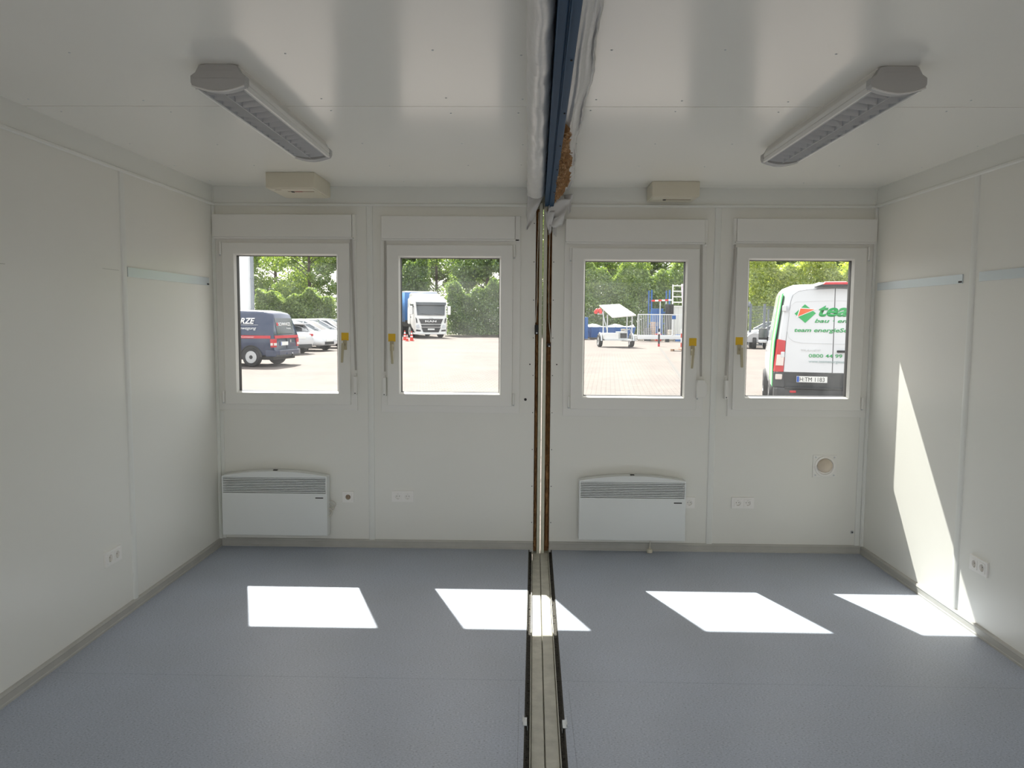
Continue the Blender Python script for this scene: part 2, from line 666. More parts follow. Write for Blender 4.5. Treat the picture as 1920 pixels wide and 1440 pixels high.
# ------------------------------------------------------------------ walls
WIN = [  # glass x0,x1,z0,z1 ; frame x0,x1 ; handle side
    dict(g=(-2.193, -1.453, 1.142, 2.134), f=(-2.346, -1.322), hs=1, z=0.008),
    dict(g=(-1.014, -0.287, 1.142, 2.124), f=(-1.147, -0.148), hs=-1, z=0.0),
    dict(g=(0.302, 1.030, 1.128, 2.107), f=(0.165, 1.168), hs=1, z=-0.016),
    dict(g=(1.460, 2.197, 1.134, 2.119), f=(1.345, 2.346), hs=-1, z=-0.008),
]
wf = struct('wall_far', 'white window wall with four windows and vertical joint strips')
pan = [(-HW - 0.1, -1.226), (-1.224, -0.040), (0.076, 1.243), (1.245, HW + 0.1)]
for i, (xa, xb) in enumerate(pan):
    w = WIN[i]
    fa, fb = w['f']
    zb, zt = 1.005 + w['z'], 2.408 + w['z']
    m = MB()
    ya, yb = D, D + 0.07
    m.box(xa, xb, ya, yb, -0.03, zb)
    m.box(xa, xb, ya, yb, zt, H + 0.03)
    m.box(xa, fa, ya, yb, zb, zt)
    m.box(fb, xb, ya, yb, zb, zt)
    m.build('wall_panel', M_WALL, wf)


def halfround(w, h, n=6):
    return [(-w / 2, 0)] + [(-w / 2 * math.cos(math.pi * k / n), h * math.sin(math.pi * k / n) ** 0.6) for k in range(1, n)] + [(w / 2, 0)]


for xc in (-1.225, 1.244):
    m = MB()
    m.prism([(xc + u, D - v) for u, v in halfround(0.046, 0.010)], 2, 0.058, 2.482)
    m.build('joint_strip', M_TRIM, wf, smooth=35)
for xc, z0, z1 in ((-0.052, 0.0, 2.46), (0.088, 0.0, 2.46)):
    for k in range(9):
        MB().cyl((xc, D, 0.2 + k * 0.27), (xc, D - 0.002, 0.2 + k * 0.27), 0.0035, n=8).build('screw', M_DARK, wf)
MB().cyl((-0.075, D, 1.36), (-0.075, D - 0.003, 1.36), 0.005, n=10).build('screw', M_DARK, wf)
MB().cyl((-0.105, D, 1.105), (-0.105, D - 0.004, 1.105), 0.010, n=12).build('cable_hole_shade', M_BLACK, wf)  # raised dark disc painted in for the shade of a hole
MB().cyl((0.118, D, 1.36), (0.118, D - 0.003, 1.36), 0.005, n=10).build('screw', M_DARK, wf)
# thin horizontal joints at sill height beside the windows
for (xa, xb) in ((-1.322, -1.25), (-1.2, -1.147), (-0.148, -0.04), (0.076, 0.165), (1.168, 1.22), (1.268, 1.345)):
    MB().box(xa, xb, D - 0.0012, D, 1.002, 1.0055).build('joint_line', M_TRIM, wf)

for side, nm, lab in ((-1, 'wall_left', 'plain white panel side wall with one magnetic strip'),
                      (1, 'wall_right', 'white panel side wall with sunlit triangle and two magnetic strips')):
    wl = struct(nm, lab)
    x = side * HW
    ys = [YB - 0.05, 0.60, 1.82, 3.03, 4.242 if side < 0 else 4.27, D + 0.07]
    for a, b in zip(ys[:-1], ys[1:]):
        MB().box(min(x, x + side * 0.08), max(x, x + side * 0.08), a + 0.001, b - 0.001, -0.03, H + 0.03).build('wall_panel', M_WALL, wl)
    for yj in ys[1:-1]:
        m = MB()
        m.prism([(x - side * v, yj + u) for u, v in halfround(0.050, 0.011)], 2, 0.058, 2.475)
        m.build('joint_strip', M_TRIM, wl, smooth=35)
        MB().box(min(x, x + side * 0.02), max(x, x + side * 0.02), yj - 0.002, yj + 0.002, 0, H).build('seam', M_WALL, wl)
    # corner strips
    xa, xb = sorted((x, x - side * 0.014))
    MB().box(xa, xb, D - 0.030, D, 0.058, 2.475).build('corner_strip', M_TRIM, wl, bevel=0.003)
    xa, xb = sorted((x - side * 0.014, x - side * 0.020))
    MB().box(xa, xb, D - 0.026, D, 0.058, 2.475).build('corner_bead', M_TRIM, wl)
    if side > 0:
        MB().box(2.296, 2.330, D - 0.008, D, 0.058, 1.0).build('corner_strip', M_TRIM, wl, bevel=0.002)
    else:
        MB().box(-2.330, -2.306, D - 0.008, D, 0.058, 1.0).build('corner_strip', M_TRIM, wl, bevel=0.002)
        # two short scratches in the paint
        MB().box(-HW, -HW + 0.0006, 3.02, 3.27, 1.902, 1.9045).build('scratch', M_BASE, wl)
        MB().box(-HW, -HW + 0.0006, 4.03, 4.19, 1.934, 1.936).build('scratch', M_BASE, wl)

# unseen end opposite the windows: doorway assumed, widened to let in more daylight
wb = struct('wall_back', 'unseen white end wall with a doorway assumed and widened for daylight')
for xa, xb in ((-HW - 0.1, -1.75), (1.75, HW + 0.1)):
    MB().box(xa, xb, YB - 0.08, YB, -0.03, H + 0.03).build('wall_panel', M_WALL, wb)
MB().box(-1.75, 1.75, YB - 0.08, YB, 2.25, H + 0.03).build('wall_panel', M_WALL, wb)

# fascia strips under the ceiling
fa = struct('trim_2', 'white fascia strip under the ceiling along all walls')


def fascia_prof(s=1):
    return [(0, 2.478), (0.012, 2.474), (0.020, 2.480), (0.020, 2.490), (0.010, 2.497), (0.010, H), (0, H)]


for (xa, xb) in ((-HW, -0.09), (0.12, HW)):
    MB().prism([(D - u, v) for u, v in fascia_prof()], 0, xa, xb).build('fascia', M_TRIM, fa)
for s in (-1, 1):
    MB().prism([(s * (HW - u), v) for u, v in fascia_prof()], 1, YB, D).build('fascia', M_TRIM, fa)
    xe = s * (HW - 0.012)
    MB().box(xe - 0.003, xe + 0.003, D - 0.018, D - 0.009, 2.47, H).build('corner_joint', M_TRIM, fa)

# baseboards
bprof = [(0, 0), (0.016, 0), (0.016, 0.010), (0.013, 0.014), (0.013, 0.043), (0.015, 0.047), (0.010, 0.058), (0, 0.060)]
for nm, lab, args in (('baseboard_left', 'grey skirting strip along the plain side wall', None), ('baseboard_right', 'grey skirting strip under the sunlit side wall', None)):
    s = -1 if 'left' in nm else 1
    o = MB().prism([(s * (HW - u), v) for u, v in bprof], 1, YB, D).build(nm, M_BASE)
    tag(o, lab, None, None, 'structure')
for k, (xa, xb, lab) in enumerate(((-HW + 0.014, -0.040, 'grey skirting strip below heater with loose side cable'), (0.076, HW - 0.014, 'grey skirting strip below heater with hanging plug'))):
    o = MB().prism([(D - u, v) for u, v in bprof], 0, xa, xb).build('baseboard_far', M_BASE)
    tag(o, lab, None, None, 'structure')

# ------------------------------------------------------------------ windows
def mitre_frame(m, x0, x1, z0, z1, wl, wr, wb_, wt, ya, yb):
    """closed rectangular ring of four bars"""
    o = [(x0, z0), (x1, z0), (x1, z1), (x0, z1)]
    i = [(x0 + wl, z0 + wb_), (x1 - wr, z0 + wb_), (x1 - wr, z1 - wt), (x0 + wl, z1 - wt)]
    vs = [(x, ya, z) for x, z in o] + [(x, ya, z) for x, z in i] + [(x, yb, z) for x, z in o] + [(x, yb, z) for x, z in i]
    fs = []
    for k in range(4):
        n = (k + 1) % 4
        fs += [(k, n, 4 + n, 4 + k), (8 + k, 12 + k, 12 + n, 8 + n), (k, 8 + k, 8 + n, n), (4 + k, 4 + n, 12 + n, 12 + k)]
    return m.quad_list(vs, fs)


WLAB = ['white tilt window overlooking the dark blue van, handle beside its strap',
        'white window overlooking the parked lorry, handle opposite its hinges',
        'white window overlooking the solar panel trailer and barred gate',
        'white window overlooking the white and green delivery van']
for i, w in enumerate(WIN):
    gx0, gx1, gz0, gz1 = w['g']
    fx0, fx1 = w['f']
    hs = w['hs']
    dz = w['z']
    root = struct('window_%d' % (i + 1), WLAB[i])
    zb, zt = 1.005 + dz, 2.408 + dz
    sw = 0.080
    sx0, sx1, sz0, sz1 = gx0 - sw - 0.006, gx1 + sw + 0.006, gz0 - sw - 0.006, gz1 + sw
    # outer frame with shutter casing
    m = MB()
    mitre_frame(m, fx0, fx1, zb, zt, sx0 + 0.02 - fx0, fx1 - sx1 + 0.02, sz0 + 0.02 - zb, zt - sz1 + 0.02, D - 0.012, D + 0.062)
    m.build('window_frame', M_PVC, root, bevel=0.003)
    # outside cladding of the frame closes the reveal
    m = MB()
    mitre_frame(m, fx0 - 0.03, fx1 + 0.03, zb - 0.03, zt + 0.03, gx0 - fx0 + 0.012, fx1 - gx1 + 0.012, gz0 - zb + 0.0, zt - gz1 + 0.02, D + 0.062, D + 0.075)
    m.build('outer_frame', M_PVC, root)
    # sash
    m = MB()
    mitre_frame(m, sx0, sx1, sz0, sz1, gx0 - sx0, sx1 - gx1, gz0 - sz0, sz1 - gz1, D - 0.034, D + 0.035)
    m.build('sash', M_PVC, root, bevel=0.004)
    # glazing bead: sloped strip inside the sash
    bd = 0.010
    m = MB()
    o4 = [(gx0, gz0), (gx1, gz0), (gx1, gz1), (gx0, gz1)]
    i4 = [(gx0 + bd, gz0 + bd), (gx1 - bd, gz0 + bd), (gx1 - bd, gz1 - bd), (gx0 + bd, gz1 - bd)]
    for k in range(4):
        a, b, c, d = o4[k], o4[(k + 1) % 4], i4[(k + 1) % 4], i4[k]
        m.hexa([(a[0], D - 0.028, a[1]), (b[0], D - 0.028, b[1]), (c[0], D - 0.008, c[1]), (d[0], D - 0.008, d[1])],
               [(a[0], D + 0.0, a[1]), (b[0], D + 0.0, b[1]), (c[0], D + 0.0, c[1]), (d[0], D + 0.0, d[1])])
    m.build('glazing_bead', M_PVC, root)
    m = MB()
    mitre_frame(m, gx0 + bd - 0.002, gx1 - bd + 0.002, gz0 + bd - 0.002, gz1 - bd + 0.002, 0.005, 0.005, 0.005, 0.005, D - 0.006, D + 0.036)
    m.build('gasket', M_BLACK, root)
    yp = D + 0.024
    m = MB().quad_list([(gx0 + 0.002, yp, gz0 + 0.002), (gx1 - 0.002, yp, gz0 + 0.002), (gx1 - 0.002, yp, gz1 - 0.002), (gx0 + 0.002, yp, gz1 - 0.002)], [(0, 1, 2, 3)])
    m.build('pane', M_GLASS, root)
    # shutter box
    bx0, bx1 = fx0 + 0.004, fx1 - 0.004
    if hs > 0:
        bx1 -= 0.020
    else:
        bx0 += 0.020 if i != 1 else 0.008
        if i == 1:
            bx1 -= 0.036
    bz0, bz1 = 2.246 + dz, 2.404 + dz
    sb = MB().box(bx0, bx1, D - 0.042, D - 0.005, bz0, bz1).build('shutter_box', M_PVC, root, bevel=0.003)
    cx0, cx1 = (bx1, fx1 - 0.002) if (hs > 0 or i == 1) else (fx0 + 0.002, bx0)
    MB().box(cx0 + 0.001, cx1, D - 0.030, D - 0.005, bz0 - 0.02, bz1 + 0.004).build('end_cap', M_PVC, sb, bevel=0.004)
    MB().box(fx0 + 0.01, fx1 - 0.01, D - 0.030, D - 0.010, bz0 - 0.013, bz0).build('box_lip', M_PVC, sb, bevel=0.002)
    MB().box(bx0 + 0.002, bx1 - 0.002, D - 0.0425, D - 0.03, bz0 + 0.006, bz0 + 0.0075).build('seam', M_PVC, sb)
    # hinges on the side away from the handle
    xh = sx0 if hs > 0 else sx1
    for za, zc in ((sz1 - 0.085, sz1 + 0.004), (sz0 + 0.015, sz0 + 0.095)):
        h = MB().cyl((xh - hs * 0.010, D - 0.038, za), (xh - hs * 0.010, D - 0.038, zc), 0.008, n=12).build('hinge', M_PVC, root, smooth=50)
        MB().cyl((xh - hs * 0.010, D - 0.038, za - 0.010), (xh - hs * 0.010, D - 0.038, za - 0.001), 0.006, n=10).build('hinge_pin', M_GALV, h)
    # handle on the sash
    xhd = (gx1 + sx1) / 2 if hs > 0 else (gx0 + sx0) / 2
    xhd += hs * 0.008
    hz = (gz0 + gz1) / 2 - 0.128
    yF = D - 0.034
    hb = MB().box(xhd - 0.014, xhd + 0.014, yF - 0.008, yF, hz - 0.055, hz + 0.015).build('handle', M_HANDLE, root, bevel=0.003)
    ob = hs * 0.0
    MB().box(xhd - 0.009 - hs * 0.004, xhd + 0.009 - hs * 0.004, yF - 0.050, yF - 0.006, hz - 0.027, hz - 0.007).build('handle_neck', M_HANDLE, hb, bevel=0.004)
    MB().hexa([(xhd - 0.009 - hs * 0.012, yF - 0.056, hz - 0.145), (xhd + 0.008 - hs * 0.012, yF - 0.056, hz - 0.145), (xhd + 0.008 - hs * 0.012, yF - 0.044, hz - 0.145), (xhd - 0.009 - hs * 0.012, yF - 0.044, hz - 0.145)],
              [(xhd - 0.010 - hs * 0.004, yF - 0.056, hz - 0.004), (xhd + 0.010 - hs * 0.004, yF - 0.056, hz - 0.004), (xhd + 0.010 - hs * 0.004, yF - 0.042, hz - 0.004), (xhd - 0.010 - hs * 0.004, yF - 0.042, hz - 0.004)]).build('handle_lever', M_HANDLE, hb, bevel=0.004)
    st = MB().box(xhd - 0.026, xhd + 0.026, yF - 0.0012, yF, hz + 0.012, hz + 0.068).build('sticker', M_YEL, root)
    st['label'] = 'yellow warning sticker'
    # strap and winder
    xs = sx1 + 0.012 if hs > 0 else sx0 - 0.012
    xw = {0: -1.330, 1: -1.120, 2: 1.150, 3: 1.326}[i]
    ztop, zbot = 2.232 + dz, 1.300 + dz
    dz += (-0.036, -0.036, -0.010, -0.027)[i]        # winders sit at slightly different heights
    MB().hexa([(xw - 0.007, D - 0.016, zbot), (xw + 0.007, D - 0.016, zbot), (xw + 0.007, D - 0.0135, zbot), (xw - 0.007, D - 0.0135, zbot)],
              [(xs - 0.007, D - 0.022, ztop), (xs + 0.007, D - 0.022, ztop), (xs + 0.007, D - 0.0195, ztop), (xs - 0.007, D - 0.0195, ztop)]).build('shutter_strap', M_STRAP, root)
    if i == 2:
        prof = [(-0.035, 0.0), (-0.030, 0.012), (0.022, 0.012), (0.034, 0.030), (0.034, 0.10), (0.018, 0.135), (-0.030, 0.135), (-0.035, 0.12)]
        ww = MB().prism([(xw + u, 1.152 + dz + v) for u, v in prof], 1, D - 0.062, D - 0.012).build('strap_winder', M_PVC, root, bevel=0.006)
        MB().box(xw - 0.039, xw - 0.033, D - 0.05, D - 0.012, 1.158 + dz, 1.285 + dz).build('winder_bracket', M_PVC, ww, bevel=0.002)
        MB().cyl((xw - 0.028, D - 0.040, 1.147 + dz), (xw - 0.028, D - 0.040, 1.155 + dz), 0.005, n=10).build('winder_screw', M_GALV, ww)
    else:
        wdx = 0.012
        ww = MB().box(xw - wdx, xw + wdx, D - 0.052, D - 0.010, 1.160 + dz, 1.296 + dz).build('strap_winder', M_PVC, root, bevel=0.005)
        MB().box(xw - 0.005, xw + 0.005, D - 0.035, D - 0.012, 1.294 + dz, 1.312 + dz).build('winder_slot', M_PVC, ww)
        MB().cyl((xw, D - 0.054, 1.172 + dz), (xw, D - 0.051, 1.172 + dz), 0.004, n=10).build('winder_screw', M_DARK, ww)

# ------------------------------------------------------------------ centre posts, joint, beam, insulation
ps = struct('trim_3', 'cream steel corner posts with a daylight gap between them')
MB().box(-0.015, 0.0085, D - 0.020, D + 0.10, -0.05, 2.50).build('corner_post', M_POST, ps, bevel=0.003)
MB().box(0.0165, 0.040, D - 0.020, D + 0.10, -0.05, 2.50).build('corner_post', M_POST, ps, bevel=0.003)
MB().box(-0.11, 0.13, D + 0.03, D + 0.06, 2.465, H + 0.01).build('head_plate', M_POST, ps)
MB().box(-0.060, -0.015, D + 0.045, D + 0.09, -0.05, H).build('joint_backing', M_WOOL, ps)
MB().box(0.040, 0.10, D + 0.045, D + 0.09, -0.05, H).build('joint_backing', M_WOOL, ps)


def wool_strip(name, xa, xb, y, z0, z1, parent, seed, thick=0.03):
    rs = np.random.RandomState(seed)
    n = int((z1 - z0) / 0.018)
    rings = []
    for k in range(n + 1):
        z = z0 + (z1 - z0) * k / n
        a = xa + rs.uniform(0, 0.35) * (xb - xa)
        b = xb - rs.uniform(0, 0.15) * (xb - xa)
        j = [rs.uniform(-0.008, 0.008) for _ in range(4)]
        rings.append([(a, y + j[0], z), ((a + b) / 2, y - 0.008 + j[1], z), (b, y + j[2], z), (b, y + thick, z), ((a + b) / 2, y + thick, z), (a, y + thick, z)])
    return MB().loft(rings).build(name, M_WOOL, parent, smooth=70)


wool_strip('mineral_wool', -0.036, -0.016, D + 0.012, 0.02, 2.40, ps, 1)
wool_strip('mineral_wool', 0.042, 0.070, D + 0.016, 0.02, 0.62, ps, 2)
wool_strip('mineral_wool', 0.042, 0.062, D + 0.014, 1.85, 2.40, ps, 4)
wool_strip('mineral_wool', 0.052, 0.066, D + 0.026, 0.7, 1.8, ps, 5)

bm_ = struct('trim_4', 'blue steel ceiling beam over the open joint')


def beam_x(y):
    return -0.025 + (y - 1.96) * 0.0130


def beam_along(xa, xb, z0, z1, y0=YB - 0.05, y1=D - 0.02):
    a, b = beam_x(y0), beam_x(y1)
    return MB().hexa([(a + xa, y0, z0), (a + xb, y0, z0), (b + xb, y1, z0), (b + xa, y1, z0)],
                     [(a + xa, y0, z1), (a + xb, y0, z1), (b + xb, y1, z1), (b + xa, y1, z1)])


beam_along(0.0, 0.029, 2.476, 2.66).build('steel_beam', M_BLUE, bm_, bevel=0.004)
beam_along(0.033, 0.062, 2.470, 2.66).build('steel_beam', M_BLUE, bm_, bevel=0.004)
beam_along(0.029, 0.033, 2.480, 2.66).build('beam_gap', M_BLUE, bm_)
beam_along(0.0005, 0.0035, 2.469, 2.480).build('beam_lip', M_BLUE, bm_)
beam_along(0.0335, 0.0375, 2.461, 2.472).build('beam_lip', M_BLUE, bm_)
for y in (2.4, 3.0, 3.55, 4.1, 4.8):
    MB().cyl((beam_x(y) + 0.052, y, 2.470), (beam_x(y) + 0.052, y, 2.466), 0.0035, n=8).build('rivet', M_DARK, bm_)

# film-wrapped insulation beside the beam
rs = np.random.RandomState(11)
rings = []
NY, NA = 150, 18
ph = rs.uniform(0, 6.28, 8)
for k in range(NY + 1):
    y = YB + (5.36 - YB) * k / NY
    bx = beam_x(y)
    xl, xr = -0.104, bx - 0.002
    cx_, rx = (xl + xr) / 2, (xr - xl) / 2
    bul = 0.016 * math.sin(3.1 * y + ph[0]) + 0.010 * math.sin(7.7 * y + ph[1]) + 0.006 * math.sin(17 * y + ph[2])
    end = min(1.0, (5.42 - y) / 0.25)
    ring = []
    for a in range(NA):
        t = 2 * math.pi * a / NA
        wr = 0.0022 * math.sin(2 * t + 17 * y + ph[3]) + 0.0016 * math.sin(3 * t - 29 * y + ph[4]) + rs.uniform(-.0006, .0006)
        ring.append((cx_ + (rx + wr * 0.6) * math.cos(t), y, 2.540 + (0.060 * end + 0.02 * (1 - end) + (bul if math.sin(t) < 0 else 0) * 0.5 + wr) * math.sin(t)))
    rings.append(ring)
fl1 = MB().loft(rings).build('insulation_roll', M_FILM, None, smooth=80)
tag(fl1, 'insulation sausage wrapped in shiny translucent film beside the blue beam', 'insulation')

# torn film on the other side of the beam, with brown wool showing
tf = empty('torn_film', (0, 0, 0), 0, 'torn whitish vapour film with brown wool, hanging off the blue beam', 'film')


def sheet(name, fn, nu, nv, mtl, parent, thick=0.002):
    vs, fs = [], []
    for i in range(nu + 1):
        for j in range(nv + 1):
            vs.append(fn(i / nu, j / nv))
    for i in range(nu):
        for j in range(nv):
            a = i * (nv + 1) + j
            fs.append((a, a + 1, a + nv + 2, a + nv + 1))
    o = MB().quad_list(vs, fs).build(name, mtl, parent, smooth=75)
    s = o.modifiers.new('thickness', 'SOLIDIFY')
    s.thickness = thick
    return o


prr = rs.uniform(0, 6.28, 12)


def rag(y):
    return 0.008 * math.sin(3.1 * y + prr[0]) + 0.005 * math.sin(9 * y + prr[1]) + 0.004 * abs(math.sin(23 * y + prr[2]))


def film_right(u, v):
    y = YB + (5.40 - YB) * u
    xa = beam_x(y) + 0.063
    xb = 0.104 + max(0.0, (y - 2.0)) * 0.026 + rag(y)
    hang = 0.016 + 0.006 * math.sin(1.7 * y + prr[3])
    x = xa + (xb - xa) * v
    pleat = 0.0035 * math.sin(19 * v + 1.3 * y) + 0.002 * math.sin(31 * v - 2.1 * y)
    z = 2.600 - 0.055 * (1 - v) - hang * math.sin(math.pi * v) + pleat
    if v > 0.88:
        z -= 0.010 + 0.006 * math.sin(7 * y + prr[5])
    return (x, y, z)


sheet('film_sheet', film_right, 170, 16, M_FILM, tf)
# brown wool: a lumpy core with torn flakes standing off it
rings = []
flk = MB()
for k in range(91):
    y = 3.42 + (5.38 - 3.42) * k / 90
    t = k / 90
    bx = beam_x(y) + 0.052
    env = math.sin(math.pi * min(1, 0.04 + t * 0.98)) ** 0.6
    lump = 0.75 + 0.35 * math.sin(13 * y) + 0.2 * math.sin(31 * y + 1)
    wdt = 0.012 + 0.060 * env * max(0.35, lump)
    hh = 0.020 + 0.034 * env * max(0.3, lump)
    ring = []
    for a in range(12):
        th = 2 * math.pi * a / 12
        j = rs.uniform(0.72, 1.25)
        ring.append((bx + wdt / 2 + wdt / 2 * math.cos(th) * j, y + rs.uniform(-.008, .008), 2.508 + (hh * j if math.sin(th) < 0 else 0.03) * math.sin(th)))
    rings.append(ring)
    for q in range(9):
        th = rs.uniform(math.pi, 2 * math.pi)
        c = Vector((bx + wdt / 2 + wdt / 2 * math.cos(th), y, 2.508 + hh * math.sin(th)))
        d1 = Vector(rs.normal(0, 1, 3)).normalized() * rs.uniform(0.006, 0.018)
        d2 = Vector(rs.normal(0, 1, 3)).normalized() * rs.uniform(0.004, 0.010)
        flk.quad_list([c - d1, c + d2, c + d1, c - d2], [(0, 1, 2, 3)])
bw = MB().loft(rings).build('brown_wool', M_WOOL, tf, smooth=30)
fk = flk.build('wool_flakes', mat('wool_flake_beige', (0.46, 0.29, 0.15), 0.95, var=0.6, vscale=40), bw)
fk['kind'] = 'stuff'


def flap(x0, x1, xt, z0, zt, y, amp, seed, wt=0.006):
    r_ = np.random.RandomState(seed).uniform(0, 6.28, 4)

    def fn(u, v):
        xa = x0 + (xt - wt - x0) * u
        xb = x1 + (xt + wt - x1) * u
        x = xa + (xb - xa) * v + 0.006 * math.sin(9 * u + r_[0]) * u
        z = z0 + (zt - z0) * u + 0.01 * math.sin(6 * v + r_[1]) * u
        return (x, y - amp * (0.5 + 0.5 * math.sin(5 * v + 7 * u + r_[2])) - 0.03 * (1 - u) * v, z)
    return fn


sheet('film_flap', flap(0.045, 0.20, 0.090, 2.520, 2.335, D - 0.035, 0.022, 6, 0.05), 14, 8, M_FILM, tf)
sheet('film_flap', flap(0.02, 0.09, 0.052, 2.44, 2.285, D - 0.035, 0.012, 7), 10, 5, M_FILM, tf)
sheet('film_flap', flap(0.075, 0.125, 0.090, 2.40, 2.275, D - 0.030, 0.012, 8), 10, 5, M_FILM, tf)
sheet('film_flap', flap(0.15, 0.215, 0.190, 2.555, 2.43, D - 0.032, 0.012, 9), 10, 5, M_FILM, tf)
hf = sheet('film_tail', flap(-0.100, 0.018, -0.104, 2.560, 2.315, D - 0.040, 0.025, 12, 0.006), 16, 8, M_FILM, None)
tag(hf, 'loose pointed tail of film hanging below the insulation sausage', 'film')

# cables in the joint
for nm, lab, pts, cpos, cb in (
        ('hanging_cable', 'white cable with black connector running down the joint with brown wool',
         [(-0.020, D + 0.0, 2.44), (-0.026, D + 0.002, 2.15), (-0.030, D + 0.002, 1.95), (-0.028, D, 1.85), (-0.033, D - 0.002, 1.72), (-0.036, D - 0.006, 1.66)], (-0.030, 1.61), 0.035),
        ('hanging_cable', 'white cable with small clip running down the dark joint',
         [(0.060, D + 0.0, 2.40), (0.056, D + 0.002, 2.0), (0.057, D + 0.002, 1.78), (0.060, D, 1.66), (0.070, D - 0.004, 1.57), (0.072, D - 0.004, 1.52)], (0.060, 1.50), 0.012)):
    h = empty(nm, (0, 0, 0), 0, lab, 'cable')
    MB().tube(pts, 0.0028, 6).build('cable', M_CABLE, h, smooth=60)
    MB().box(cpos[0] - 0.013, cpos[0] + 0.013, D - 0.018, D + 0.012, cpos[1] - cb, cpos[1] + cb).build('connector', M_BLACK, h, bevel=0.004)
    MB().cyl((cpos[0] + 0.002, D - 0.024, cpos[1] - cb * 0.7), (cpos[0] + 0.002, D - 0.016, cpos[1] - cb * 0.7), 0.005, n=8).build('cable_clip', M_GALV, h)

# ------------------------------------------------------------------ heaters
def heater(x0, x1, z0, z1, label):
    """wall convector; origin at lower middle of the wall side"""
    xc = (x0 + x1) / 2
    w = (x1 - x0) / 2
    r = empty('convector_heater', (xc, D, z0), 0, label, 'heater')
    h = z1 - z0
    n = 14
    arc = [(-w + 2 * w * k / n, h + 0.036 * (1 - ((2 * k / n) - 1) ** 2)) for k in range(n + 1)]
    prof = [(-w, 0.0)] + arc + [(w, 0.0)]
    prof = [(-w, 0), (-w, h)] + arc[1:-1] + [(w, h), (w, 0)]
    MB().prism(prof, 1, -0.036, -0.020).build('casing', M_HEAT, r, bevel=0.004)
    gz1, gz0 = h - 0.012, h - 0.122
    top = [(-w, gz1), (-w, h)] + arc[1:-1] + [(w, h), (w, gz1)]
    MB().prism(top, 1, -0.098, -0.035).build('top_cover', M_HEAT, r, bevel=0.003)
    MB().box(-w + 0.012, w - 0.012, -0.042, -0.035, gz0 - 0.004, gz1 + 0.002).build('grille_recess', mat('heater_element_grey', (0.16, 0.16, 0.16), 0.6), r)
    s0 = None
    for k in range(9):
        z = gz0 + (gz1 - gz0) * (k + 0.5) / 9
        if s0 is None:
            s0 = MB().box(-w + 0.010, w - 0.010, -0.096, -0.085, -0.0033, 0.0033).build('grille_slat', M_HEAT, r)
            s0.location = (0, 0, z)
        else:
            share(s0, r, (0, 0, z))
    fp = MB().box(-w, w, -0.100, -0.034, -0.002, gz0 - 0.002).build('front_panel', M_HEAT, r, bevel=0.003)
    MB().box(w - 0.085, w - 0.028, -0.1012, -0.100, gz0 - 0.038, gz0 - 0.030).build('badge', M_DARK, fp)
    MB().box(-w, -w + 0.011, -0.100, -0.034, gz0 - 0.003, gz1 + 0.001).build('side_cheek', M_HEAT, r, bevel=0.002)
    MB().box(w - 0.011, w, -0.100, -0.034, gz0 - 0.003, gz1 + 0.001).build('side_cheek', M_HEAT, r, bevel=0.002)
    MB().box(-0.014, 0.014, -0.075, -0.050, h + 0.034, h + 0.040).build('top_button', M_DARK, r)
    for sx in (-0.25, 0.25):
        MB().box(sx - 0.02, sx + 0.02, -0.022, 0.0, 0.08, 0.36).build('wall_bracket', M_GALV, r)
    return r


h1 = heater(-2.296, -1.530, 0.110, 0.543, 'white convector heater with pale cable loops at its side')
h2 = heater(0.286, 1.048, 0.104, 0.536, 'white convector heater with plug dangling beneath')
# loops of cable beside the first heater
wv = (1.530 + 2.296) / 2
for k, (dz_, rr_) in enumerate(((0.215, 0.055), (0.195, 0.045), (0.17, 0.035))):
    pts = [(0.383 - 0.01 + rr_ * math.sin(math.pi * t / 8), -0.030 - 0.012 * k, dz_ + 0.03 * math.cos(math.pi * t / 8) - 0.004 * k) for t in range(9)]
    MB().tube(pts, 0.004, 6).build('cable_loop', M_CABLE, h1, smooth=60)
# dangling plug
MB().tube([(0.140, -0.05, 0.0), (0.140, -0.052, -0.03), (0.139, -0.052, -0.062)], 0.0035, 6).build('power_cord', M_CABLE, h2, smooth=60)
pg = MB().lathe([(0.006, 0.0), (0.008, 0.012), (0.018, 0.018), (0.021, 0.03), (0.019, 0.042)], Matrix.Translation((0.139, -0.052, -0.060)) @ Matrix.Rotation(math.pi, 4, 'X'), 16).build('plug', M_CREAM, h2, smooth=40)
for s in (-1, 1):
    MB().cyl((0.139 + s * 0.0095, -0.052, -0.102 + 0.004), (0.139 + s * 0.0095, -0.052, -0.1035), 0.0024, n=8).build('plug_pin', M_BRASS, pg)

